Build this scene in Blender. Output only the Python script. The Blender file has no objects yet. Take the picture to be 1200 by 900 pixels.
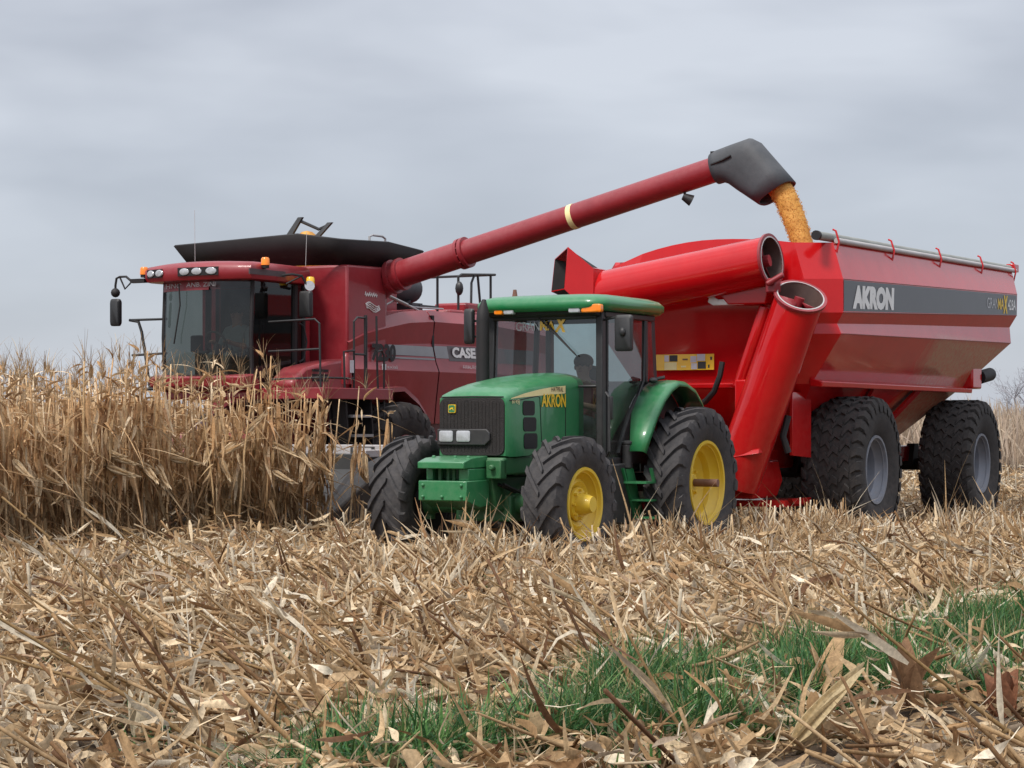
import bpy, bmesh, math, random
import numpy as np
from mathutils import Vector, Matrix
random.seed(7); RNG = np.random.default_rng(11)
SC = bpy.context.scene; COL = SC.collection; R = math.radians

# ------------------------------------------------------------------ materials
def new_mat(name):
    m = bpy.data.materials.new(name); m.use_nodes = True
    nt = m.node_tree; nt.nodes.clear()
    out = nt.nodes.new('ShaderNodeOutputMaterial')
    return m, nt, out
def N(nt, t, **kw):
    n = nt.nodes.new(t)
    for k, v in kw.items(): setattr(n, k, v)
    return n
def L(nt, a, b): nt.links.new(a, b)
def noise(nt, scale, detail=4, rough=.55, vec=None, dist=0):
    n = N(nt, 'ShaderNodeTexNoise'); n.inputs['Scale'].default_value = scale
    n.inputs['Detail'].default_value = detail; n.inputs['Roughness'].default_value = rough
    n.inputs['Distortion'].default_value = dist
    if vec is not None: L(nt, vec, n.inputs['Vector'])
    return n
def ramp(nt, fac, stops):
    r = N(nt, 'ShaderNodeValToRGB'); e = r.color_ramp.elements
    while len(e) < len(stops): e.new(.5)
    for k, (p, c) in enumerate(stops):
        e[k].position = p; e[k].color = (c[0], c[1], c[2], 1) if hasattr(c, '__len__') else (c, c, c, 1)
    L(nt, fac, r.inputs['Fac']); return r
def mixc(nt, fac, a, b, mode='MIX'):
    m = N(nt, 'ShaderNodeMix', data_type='RGBA', blend_type=mode)
    for s, v in ((m.inputs[0], fac), (m.inputs[6], a), (m.inputs[7], b)):
        if hasattr(v, 'links'): L(nt, v, s)
        elif hasattr(v, '__len__'): s.default_value = (v[0], v[1], v[2], 1)
        else: s.default_value = v
    return m.outputs[2]
def surface(name, base, rough=.5, metal=0, coat=0, dust=0.0, dustcol=(.33, .25, .17), vary=.12, bump=0, bscale=30,
            low=0.0, spec=.5, nscale=3.0, wave=0):
    """painted / rubber / plastic surface with uneven colour, dust that gathers low down and on upward faces"""
    m, nt, out = new_mat(name)
    p = N(nt, 'ShaderNodeBsdfPrincipled'); L(nt, p.outputs[0], out.inputs[0])
    tc = N(nt, 'ShaderNodeTexCoord'); ob = tc.outputs['Object']
    geo = N(nt, 'ShaderNodeNewGeometry')
    n1 = noise(nt, nscale, 6, .6, ob)
    r1 = ramp(nt, n1.outputs['Fac'], [(.3, 1 - vary), (.7, 1 + vary)])
    c = mixc(nt, 1.0, base, r1.outputs[0], 'MULTIPLY')
    n2 = noise(nt, nscale * 4, 8, .7, ob)
    sep = N(nt, 'ShaderNodeSeparateXYZ'); L(nt, geo.outputs['Position'], sep.inputs[0])
    mr = N(nt, 'ShaderNodeMapRange'); L(nt, sep.outputs['Z'], mr.inputs[0])
    mr.inputs[1].default_value = 0.1; mr.inputs[2].default_value = 2.2; mr.inputs[3].default_value = low; mr.inputs[4].default_value = 0
    sn = N(nt, 'ShaderNodeSeparateXYZ'); L(nt, geo.outputs['Normal'], sn.inputs[0])
    up = N(nt, 'ShaderNodeMath', operation='MULTIPLY_ADD', use_clamp=True); L(nt, sn.outputs['Z'], up.inputs[0])
    up.inputs[1].default_value = dust; up.inputs[2].default_value = dust * .45
    ad = N(nt, 'ShaderNodeMath', operation='ADD', use_clamp=True); L(nt, up.outputs[0], ad.inputs[0]); L(nt, mr.outputs[0], ad.inputs[1])
    r2 = ramp(nt, n2.outputs['Fac'], [(.32, .25), (.68, 1.25)])
    mu = N(nt, 'ShaderNodeMath', operation='MULTIPLY', use_clamp=True); L(nt, ad.outputs[0], mu.inputs[0]); L(nt, r2.outputs[0], mu.inputs[1])
    c = mixc(nt, mu.outputs[0], c, dustcol)
    L(nt, c, p.inputs['Base Color'])
    rr = N(nt, 'ShaderNodeMath', operation='MULTIPLY_ADD', use_clamp=True); L(nt, mu.outputs[0], rr.inputs[0]); rr.inputs[1].default_value = .6; rr.inputs[2].default_value = rough
    L(nt, rr.outputs[0], p.inputs['Roughness'])
    p.inputs['Metallic'].default_value = metal; p.inputs['Specular IOR Level'].default_value = spec
    if coat:
        p.inputs['Coat Weight'].default_value = coat; p.inputs['Coat Roughness'].default_value = .06
    if bump or wave:
        nb = noise(nt, bscale if bump else 1.7, 3 if bump else 1, .6, ob); b = N(nt, 'ShaderNodeBump')
        b.inputs['Strength'].default_value = bump or wave; b.inputs['Distance'].default_value = .02 if bump else .05
        L(nt, nb.outputs['Fac'], b.inputs['Height']); L(nt, b.outputs[0], p.inputs['Normal'])
        if coat and wave: L(nt, b.outputs[0], p.inputs['Coat Normal'])
    return m
def glass(name, tint, refl=.06, film=.06):
    m, nt, out = new_mat(name)
    t = N(nt, 'ShaderNodeBsdfTransparent'); t.inputs[0].default_value = (*tint, 1)
    g = N(nt, 'ShaderNodeBsdfGlossy'); g.inputs['Roughness'].default_value = .03; g.inputs[0].default_value = (.9, .93, .95, 1)
    geo = N(nt, 'ShaderNodeNewGeometry'); dt = N(nt, 'ShaderNodeVectorMath', operation='DOT_PRODUCT'); L(nt, geo.outputs['Normal'], dt.inputs[0]); L(nt, geo.outputs['Incoming'], dt.inputs[1])
    ab = N(nt, 'ShaderNodeMath', operation='ABSOLUTE'); L(nt, dt.outputs['Value'], ab.inputs[0])
    sb = N(nt, 'ShaderNodeMath', operation='SUBTRACT', use_clamp=True); sb.inputs[0].default_value = 1; L(nt, ab.outputs[0], sb.inputs[1])
    pw = N(nt, 'ShaderNodeMath', operation='POWER'); L(nt, sb.outputs[0], pw.inputs[0]); pw.inputs[1].default_value = 5
    a = N(nt, 'ShaderNodeMath', operation='MULTIPLY_ADD', use_clamp=True); L(nt, pw.outputs[0], a.inputs[0]); a.inputs[1].default_value = 1 - refl; a.inputs[2].default_value = refl
    d = N(nt, 'ShaderNodeBsdfDiffuse'); d.inputs[0].default_value = (.22, .20, .18, 1)
    tc = N(nt, 'ShaderNodeTexCoord'); nz = noise(nt, 5, 5, .6, tc.outputs['Object']); fr = ramp(nt, nz.outputs['Fac'], [(.35, film * .5), (.7, film * 1.6)])
    mx0 = N(nt, 'ShaderNodeMixShader'); L(nt, fr.outputs[0], mx0.inputs[0]); L(nt, t.outputs[0], mx0.inputs[1]); L(nt, d.outputs[0], mx0.inputs[2])
    mx = N(nt, 'ShaderNodeMixShader'); L(nt, a.outputs[0], mx.inputs[0]); L(nt, mx0.outputs[0], mx.inputs[1]); L(nt, g.outputs[0], mx.inputs[2])
    L(nt, mx.outputs[0], out.inputs[0]); return m
def leafy(name, rough=.75, transl=.25, gain=1.0):
    """dead leaves and straw: colour of each piece comes with its vertices, broken up by fine noise"""
    m, nt, out = new_mat(name)
    at = N(nt, 'ShaderNodeAttribute'); at.attribute_name = 'col'
    tc = N(nt, 'ShaderNodeTexCoord')
    n = noise(nt, 45, 5, .65, tc.outputs['Object'])
    r = ramp(nt, n.outputs['Fac'], [(.3, .62 * gain), (.7, 1.22 * gain)])
    c = mixc(nt, 1.0, at.outputs['Color'], r.outputs[0], 'MULTIPLY')
    p = N(nt, 'ShaderNodeBsdfPrincipled'); p.inputs['Roughness'].default_value = rough; p.inputs['Specular IOR Level'].default_value = .25
    L(nt, c, p.inputs['Base Color'])
    t = N(nt, 'ShaderNodeBsdfTranslucent'); L(nt, c, t.inputs[0])
    mx = N(nt, 'ShaderNodeMixShader'); mx.inputs[0].default_value = transl
    L(nt, p.outputs[0], mx.inputs[1]); L(nt, t.outputs[0], mx.inputs[2]); L(nt, mx.outputs[0], out.inputs[0]); return m

M = {}
M['cart_red'] = surface('cart_red', (.50, .0045, .0075), .16, coat=.28, dust=.02, low=.10, vary=.08, spec=.4, wave=.05)
def tank_with_reflection():  # tan field reflection painted into the red on the lower rear hopper
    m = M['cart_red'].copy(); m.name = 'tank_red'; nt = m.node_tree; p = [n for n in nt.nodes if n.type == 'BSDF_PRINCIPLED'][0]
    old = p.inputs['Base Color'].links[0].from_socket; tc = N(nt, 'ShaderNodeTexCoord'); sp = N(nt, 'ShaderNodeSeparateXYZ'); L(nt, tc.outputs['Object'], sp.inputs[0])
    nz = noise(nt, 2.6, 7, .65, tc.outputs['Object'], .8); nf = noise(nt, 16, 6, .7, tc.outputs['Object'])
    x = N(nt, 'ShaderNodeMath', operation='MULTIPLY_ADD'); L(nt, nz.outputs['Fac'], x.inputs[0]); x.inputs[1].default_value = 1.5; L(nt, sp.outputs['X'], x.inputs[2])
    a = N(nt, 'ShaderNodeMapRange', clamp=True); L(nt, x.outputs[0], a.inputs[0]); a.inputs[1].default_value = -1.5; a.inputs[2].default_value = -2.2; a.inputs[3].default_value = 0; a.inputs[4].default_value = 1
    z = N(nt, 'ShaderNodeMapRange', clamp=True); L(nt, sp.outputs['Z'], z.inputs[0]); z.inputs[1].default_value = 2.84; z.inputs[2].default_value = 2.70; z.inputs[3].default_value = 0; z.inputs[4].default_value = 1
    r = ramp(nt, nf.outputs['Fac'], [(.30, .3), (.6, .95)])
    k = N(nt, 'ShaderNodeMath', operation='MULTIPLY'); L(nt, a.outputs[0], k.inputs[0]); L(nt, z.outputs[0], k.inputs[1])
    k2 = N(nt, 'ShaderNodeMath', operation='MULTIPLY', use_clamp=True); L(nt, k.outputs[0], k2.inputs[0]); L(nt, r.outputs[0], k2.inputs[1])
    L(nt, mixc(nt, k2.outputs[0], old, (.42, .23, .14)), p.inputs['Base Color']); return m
M['tank_red'] = tank_with_reflection()
M['combine_red'] = surface('combine_red', (.27, .013, .022), .36, coat=.22, dust=.20, dustcol=(.26, .13, .12), low=.45, vary=.12, wave=.05)
M['auger_red'] = surface('auger_red', (.26, .011, .019), .38, coat=.18, dust=.15, dustcol=(.30, .17, .16), vary=.12)
M['green'] = surface('green', (.012, .185, .058), .28, coat=.35, dust=.16, dustcol=(.22, .30, .20), low=.16, vary=.08, wave=.03)
M['green_dirty'] = surface('green_dirty', (.010, .125, .040), .4, dust=.12, dustcol=(.2, .19, .12), low=.22, vary=.15)
M['yellow_rim'] = surface('yellow_rim', (.80, .54, .012), .38, coat=.2, dust=.08, low=.25, vary=.1)
M['cream'] = surface('cream', (.86, .74, .36), .4, dust=.05)
M['yellow'] = surface('yellow', (.80, .52, .02), .45, dust=.03)
M['rubber'] = surface('rubber', (.024, .024, .028), .70, dust=.12, dustcol=(.19, .17, .155), low=.30, vary=.25, bump=.25, bscale=60, spec=.35)
M['rubber_dusty'] = surface('rubber_dusty', (.030, .029, .030), .78, dust=.18, dustcol=(.15, .13, .115), low=.3, vary=.25, bump=.25, bscale=60, spec=.3)
M['grey_rim'] = surface('grey_rim', (.20, .225, .275), .42, metal=.2, dust=.1, low=.2, vary=.12)
M['black'] = surface('black_plastic', (.018, .019, .021), .45, dust=.10, dustcol=(.15, .13, .11), low=.2, vary=.2)
M['matt_black'] = surface('matt_black', (.011, .009, .010), .65, dust=.05, dustcol=(.1, .08, .07), vary=.3)
M['spout_rubber'] = surface('spout_rubber', (.055, .06, .068), .6, dust=.15, dustcol=(.18, .17, .16), vary=.2, bump=.1)
M['steel'] = surface('steel', (.42, .42, .42), .45, metal=.6, dust=.1, vary=.15)
M['pale_metal'] = surface('pale_metal', (.48, .46, .46), .5, dust=.15, vary=.12)
M['tarp'] = surface('tarp', (.27, .29, .27), .6, dust=.12, vary=.15, bump=.2)
M['white'] = surface('white', (.78, .78, .76), .45, dust=.04)
M['grey_white'] = surface('grey_white', (.55, .56, .58), .45, dust=.06)
M['decal_grey'] = surface('decal_grey', (.050, .052, .062), .36, coat=.12, dust=.03, vary=.08)
M['decal_silver'] = surface('decal_silver', (.24, .25, .26), .4, dust=.1, vary=.1)
M['decal_dark'] = surface('decal_dark', (.07, .055, .06), .4, dust=.1, vary=.1)
M['dark_text'] = surface('dark_text', (.06, .02, .03), .5)
M['orange_lens'] = surface('orange_lens', (.95, .25, .01), .2, coat=.5)
M['amber'] = surface('amber', (.95, .55, .03), .25, coat=.5)
M['clear_lens'] = surface('clear_lens', (.42, .43, .45), .12, coat=.8, vary=.15, nscale=20)
M['red_lens'] = surface('red_lens', (.5, .01, .01), .2, coat=.5)
M['rust'] = surface('rust', (.16, .075, .05), .7, dust=.2, vary=.3)
M['bore_steel'] = surface('bore_steel', (.085, .05, .045), .5, dust=.1, vary=.3)
M['seat'] = surface('seat_cloth', (.10, .11, .11), .8, vary=.2)
M['interior'] = surface('interior', (.045, .045, .045), .7, vary=.2)
M['interior_grey'] = surface('interior_grey', (.17, .18, .18), .7, vary=.15)
M['sticker_white'] = surface('sticker_white', (.62, .60, .64), .5)
M['grille'] = surface('grille', (.012, .010, .010), .65, dust=.16, dustcol=(.09, .062, .045), vary=.4, bump=.6, bscale=90, nscale=9)
M['skin'] = surface('skin', (.42, .23, .16), .55, vary=.08)
M['hair'] = surface('hair', (.02, .014, .01), .6, vary=.3)
M['shirt_maroon'] = surface('shirt_maroon', (.30, .085, .11), .85, vary=.15)
M['shirt_grey'] = surface('shirt_grey', (.34, .42, .41), .85, vary=.15)
M['trousers'] = surface('trousers', (.13, .15, .15), .85, vary=.15)
M['glass'] = glass('glass', (.60, .69, .69), .07, .05)
M['glass_dark'] = glass('glass_dark', (.36, .39, .375), .05, .012)
M['glass_side'] = glass('glass_side', (.36, .42, .42), .12, .12)
M['leaf'] = leafy('dead_leaf')
M['stalk'] = leafy('dead_stalk', .6, .05)
M['grass'] = leafy('grass_blade', .5, .3)
M['bark'] = surface('bark', (.16, .145, .14), .9, vary=.3)
# corn grain
m, nt, out = new_mat('corn_grain'); p = N(nt, 'ShaderNodeBsdfPrincipled'); L(nt, p.outputs[0], out.inputs[0])
tc = N(nt, 'ShaderNodeTexCoord'); vo = N(nt, 'ShaderNodeTexVoronoi'); vo.inputs['Scale'].default_value = 120; L(nt, tc.outputs['Object'], vo.inputs['Vector'])
nz = noise(nt, 6, 5, .6, tc.outputs['Object'])
r = ramp(nt, nz.outputs['Fac'], [(.3, (.52, .22, .03)), (.7, (.80, .43, .095))]); L(nt, r.outputs[0], p.inputs['Base Color'])
b = N(nt, 'ShaderNodeBump'); b.inputs['Strength'].default_value = .5; b.inputs['Distance'].default_value = .01; L(nt, vo.outputs['Distance'], b.inputs['Height']); L(nt, b.outputs[0], p.inputs['Normal'])
p.inputs['Roughness'].default_value = .6
M['grain'] = m
# ground
m, nt, out = new_mat('field_ground'); p = N(nt, 'ShaderNodeBsdfPrincipled'); L(nt, p.outputs[0], out.inputs[0])
tc = N(nt, 'ShaderNodeTexCoord'); n1 = noise(nt, .6, 6, .6, tc.outputs['Object']); n2 = noise(nt, 22, 8, .7, tc.outputs['Object'])
c1 = ramp(nt, n2.outputs['Fac'], [(.32, (.030, .020, .013)), (.5, (.085, .055, .032)), (.68, (.20, .135, .075))])
c2 = ramp(nt, n1.outputs['Fac'], [(.35, .75), (.65, 1.15)])
L(nt, mixc(nt, 1.0, c1.outputs[0], c2.outputs[0], 'MULTIPLY'), p.inputs['Base Color']); p.inputs['Roughness'].default_value = .95
b = N(nt, 'ShaderNodeBump'); b.inputs['Strength'].default_value = .6; b.inputs['Distance'].default_value = .05; L(nt, n2.outputs['Fac'], b.inputs['Height']); L(nt, b.outputs[0], p.inputs['Normal'])
M['ground'] = m

# ------------------------------------------------------------------ mesh helpers
class MB:
    def __init__(s): s.v = []; s.f = []
    def add(s, vs, fs):
        o = len(s.v); s.v += [tuple(v) for v in vs]; s.f += [tuple(i + o for i in f) for f in fs]; return s
    def hexa(s, p):   # 8 points, bottom ring then top ring
        return s.add(p, [(3, 2, 1, 0), (4, 5, 6, 7), (0, 1, 5, 4), (1, 2, 6, 5), (2, 3, 7, 6), (3, 0, 4, 7)])
    def box(s, x0, x1, y0, y1, z0, z1):
        return s.hexa([(x0, y0, z0), (x1, y0, z0), (x1, y1, z0), (x0, y1, z0), (x0, y0, z1), (x1, y0, z1), (x1, y1, z1), (x0, y1, z1)])
    def loft(s, rings, cap0=True, cap1=True, closed=True):
        n = len(rings[0]); vs = [q for r_ in rings for q in r_]; fs = []
        for k in range(len(rings) - 1):
            for i in range(n if closed else n - 1):
                j = (i + 1) % n; fs.append((k * n + i, k * n + j, (k + 1) * n + j, (k + 1) * n + i))
        if cap0: fs.append(tuple(range(n - 1, -1, -1)))
        if cap1: fs.append(tuple(range((len(rings) - 1) * n, len(rings) * n)))
        return s.add(vs, fs)
    def prism(s, poly, axis, a, b):   # polygon in the other two axes, extruded from a to b
        def P(u, v, w): return (w, u, v) if axis == 'x' else (u, w, v) if axis == 'y' else (u, v, w)
        return s.loft([[P(u, v, a) for u, v in poly], [P(u, v, b) for u, v in poly]])
    def tube(s, pts, r, n=10, cap=True):
        pts = [Vector(q) for q in pts]; rs = r if hasattr(r, '__len__') else [r] * len(pts); rings = []; ref = None
        for k, q in enumerate(pts):
            d = (pts[min(k + 1, len(pts) - 1)] - pts[max(k - 1, 0)]).normalized()
            if ref is None: ref = d.orthogonal().normalized()
            u = (ref - d * ref.dot(d))
            u = u.normalized() if u.length > 1e-4 else d.orthogonal().normalized()
            ref = u; w = d.cross(u)
            rings.append([q + (u * math.cos(2 * math.pi * i / n) + w * math.sin(2 * math.pi * i / n)) * rs[k] for i in range(n)])
        return s.loft(rings, cap, cap)
    def lathe(s, prof, n=48, c=(0, 0, 0), close=False):   # profile of (y, r) about the y axis
        rings = [[(c[0] + r_ * math.cos(2 * math.pi * i / n), c[1] + y, c[2] + r_ * math.sin(2 * math.pi * i / n)) for i in range(n)] for y, r_ in prof]
        if close: rings.append(rings[0])
        return s.loft(rings, False, False)
    def sheet(s, pts): return s.add(pts, [tuple(range(len(pts)))])
    def grid(s, rows):
        return s.loft(rows, False, False, closed=False)
    def ball(s, c, r, n=10, m=6):
        rx, ry, rz = r if hasattr(r, '__len__') else (r, r, r)
        rings = [[(c[0] + rx * math.sin(a) * math.cos(2 * math.pi * i / n), c[1] + ry * math.sin(a) * math.sin(2 * math.pi * i / n), c[2] + rz * math.cos(a)) for i in range(n)]
                 for a in [math.pi * (k + .02) / (m + .04) for k in range(m + 1)]]
        return s.loft(rings)
    def disc(s, c, u, v, n=20):
        c, u, v = Vector(c), Vector(u), Vector(v)
        return s.add([c + u * math.cos(2 * math.pi * i / n) + v * math.sin(2 * math.pi * i / n) for i in range(n)], [tuple(range(n))])
def mesh_of(name, mb, mat, sharp=38, smooth=True):
    me = bpy.data.meshes.new(name); me.from_pydata(mb.v, [], mb.f)
    if mat: me.materials.append(M[mat] if isinstance(mat, str) else mat)
    bm = bmesh.new(); bm.from_mesh(me); bmesh.ops.recalc_face_normals(bm, faces=bm.faces); bm.to_mesh(me); bm.free()
    me.update()
    if smooth:
        me.polygons.foreach_set('use_smooth', [True] * len(me.polygons)); me.set_sharp_from_angle(angle=R(sharp))
    return me
def part(name, mb, mat, parent=None, bevel=0, sharp=38, loc=None, solid=0, label=None):
    me = mb if isinstance(mb, bpy.types.Mesh) else mesh_of(name, mb, mat, sharp)
    o = bpy.data.objects.new(name, me); COL.objects.link(o)
    if parent: o.parent = parent
    if loc: o.location = loc
    if solid:
        q = o.modifiers.new('solid', 'SOLIDIFY'); q.thickness = solid; q.offset = 0
    if bevel:
        q = o.modifiers.new('bevel', 'BEVEL'); q.width = bevel; q.segments = 2; q.limit_method = 'ANGLE'; q.angle_limit = R(40)
    if label: o['label'] = label
    return o
def tag(o, label=None, cat=None, group=None, kind=None):
    for k, v in (('label', label), ('category', cat), ('group', group), ('kind', kind)):
        if v: o[k] = v
    return o
def thing(name, label, cat, loc=(0, 0, 0), rz=0, group=None):
    o = bpy.data.objects.new(name, None); COL.objects.link(o); o.location = loc; o.rotation_euler = (0, 0, rz); o.empty_display_size = .3
    return tag(o, label, cat, group)
def text(body, mat, parent, origin, xdir, up, width, height, name='lettering', shear=0, bold=0, label=None):
    cu = bpy.data.curves.new(name, 'FONT'); cu.body = body; cu.shear = shear; cu.offset = bold; cu.resolution_u = 3
    to = bpy.data.objects.new('tmp', cu); COL.objects.link(to)
    dg = bpy.context.evaluated_depsgraph_get(); me = bpy.data.meshes.new_from_object(to.evaluated_get(dg))
    bpy.data.objects.remove(to); bpy.data.curves.remove(cu)
    co = np.zeros(len(me.vertices) * 3); me.vertices.foreach_get('co', co); co = co.reshape(-1, 3)
    mn, mx = co.min(0), co.max(0); sx = width / (mx[0] - mn[0]); sy = height / (mx[1] - mn[1])
    X, U, O = np.array(xdir), np.array(up), np.array(origin)
    co2 = O + np.outer((co[:, 0] - mn[0]) * sx, X) + np.outer((co[:, 1] - mn[1]) * sy, U)
    me.vertices.foreach_set('co', co2.ravel()); me.materials.clear(); me.materials.append(M[mat]); me.name = name; me.update()
    return part(name, me, None, parent, label=label)
def lerp(a, b, t): return a + (b - a) * t
def rrect(w, h, r, n=4):
    pts = []
    for cx, cy, a0 in ((w - r, h - r, 0), (-w + r, h - r, 90), (-w + r, -h + r, 180), (w - r, -h + r, 270)):
        for k in range(n + 1):
            a = R(a0 + 90 * k / n); pts.append((cx + r * math.cos(a), cy + r * math.sin(a)))
    return pts

# ------------------------------------------------------------------ tyres, rims
def tyre_mb(Rt, w, rim, lug_h, n, style, hand=1):
    mb = MB(); Rc = Rt - lug_h; h = Rc - rim
    half = [(w * .36, rim - .01), (w * .40, rim + .015), (w * .45, rim + h * .2), (w * .495, rim + h * .45), (w * .50, rim + h * .62), (w * .475, rim + h * .82), (w * .43, rim + h * .94), (w * .33, Rc), (w * .16, Rc + .006)]
    prof = half + [(0, Rc + .008)] + [(-y, r_) for y, r_ in reversed(half)]
    mb.lathe(prof, 64)
    def lug(side, phi, path, hw):
        rings = []
        for (t, dphi, r0, top, k) in path:
            y = side * t * w; ph = phi + hand * dphi; a = hw * k / r0
            def P(rr, an, yy): return (rr * math.cos(an), yy, rr * math.sin(an))
            rings.append([P(r0 - .02, ph - a, y), P(r0 - .02, ph + a, y), P(r0 + top, ph + a * .72, y), P(r0 + top, ph - a * .72, y)])
        mb.loft(rings)
    for side in (1, -1):
        for i in range(n):
            phi = 2 * math.pi * (i + (.5 if side < 0 else 0)) / n
            st = 2 * math.pi / n
            if style == 'ag':
                lug(side, phi, [(-.03, 0, Rc, lug_h, .8), (.12, st * .38, Rc, lug_h, 1), (.30, st * .82, Rc, lug_h, 1.1), (.44, st * 1.15, Rc * .985, lug_h * .95, 1.35), (.505, st * 1.22, Rc - h * .14, lug_h * .55, 1.5), (.515, st * 1.24, Rc - h * .34, .004, 1.2)], .040 * Rt / .8)
            else:
                j = random.uniform(-.03, .03) * st
                lug(side, phi + j, [(-.015, 0, Rc, lug_h, 1), (.07, st * .5, Rc, lug_h, 1.25), (.155, st * .25, Rc, lug_h, 1.1)], .048)
                lug(side, phi + st * .45 + j, [(.185, 0, Rc, lug_h, 1.1), (.27, st * .55, Rc, lug_h, 1.25), (.345, st * .3, Rc, lug_h, 1)], .048)
                lug(side, phi + st * .1 + j, [(.375, 0, Rc * .99, lug_h, 1), (.455, st * .25, Rc * .972, lug_h, 1.2), (.505, st * .3, Rc - h * .16, lug_h * .5, 1.25), (.515, st * .3, Rc - h * .3, .004, 1)], .056)
    return mb
def rim_mb(rim, w, dish, bolts=8, hub_r=.16):
    """deep dished steel rim; +y is the outer side, dish = how far in the disc sits"""
    o = w * .41; mb = MB()
    mb.lathe([(o - .03, rim - .035), (o, rim + .025), (o + .015, rim + .02), (o + .012, rim - .01), (o - .04, rim - .028), (o - .10, rim - .05), (o - .13, rim - .085), (o - dish * .75, rim - .10), (o - dish + .05, rim - .13), (o - dish, rim - .20), (o - dish + .02, hub_r + .04), (o - dish + .05, hub_r)], 48)
    return mb
def rim_back_mb(rim, w, dish):
    o = w * .41; mb = MB(); mb.lathe([(-o, rim + .02), (-o + .04, rim - .03), (-o + .06, rim - .06), (-o + .10, rim * .55), (-o + .04, rim * .5), (-o + .03, .001)], 36); return mb
def hub_mb(rim, w, dish, hub_r, out_, bolts=8):
    o = w * .41 - dish; mb = MB()
    mb.lathe([(o + .03, 0.001), (o + .03, hub_r * 1.55), (o + .055, hub_r * 1.5), (o + .06, hub_r), (o + .06 + out_ * .6, hub_r * .9), (o + .06 + out_, hub_r * .7), (o + .06 + out_, .001)], 28)
    for k in range(bolts):
        a = 2 * math.pi * k / bolts; c = (hub_r * 1.28 * math.cos(a), o + .05, hub_r * 1.28 * math.sin(a))
        mb.tube([c, (c[0], c[1] + .04, c[2])], .017, 6)
    return mb
def wheel_set(parent, specs, Rt, w, rim, dish, lug_h, n, style, tm, rm, hm, hub_r=.15, out_=.08, camber=None):
    """specs: (x, y_centre, side, steer). Each wheel > tyre, rim"""
    tl = mesh_of('tyre', tyre_mb(Rt, w, rim, lug_h, n, style), tm, 30); rl = mesh_of('rim', rim_mb(rim, w, dish, hub_r=hub_r), rm, 35)
    bl = mesh_of('rim_back', rim_back_mb(rim, w, dish), 'matt_black', 35)
    hl = mesh_of('wheel', hub_mb(rim, w, dish, hub_r, out_), hm, 35)
    for x, y, side, steer in specs:
        h = part('wheel', hl, None, parent, loc=(x, y, Rt)); h.rotation_euler = (0, 0, R(steer) + (0 if side > 0 else math.pi))
        part('tyre', tl, None, h); part('rim', rl, None, h); part('rim_back', bl, None, h)

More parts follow.
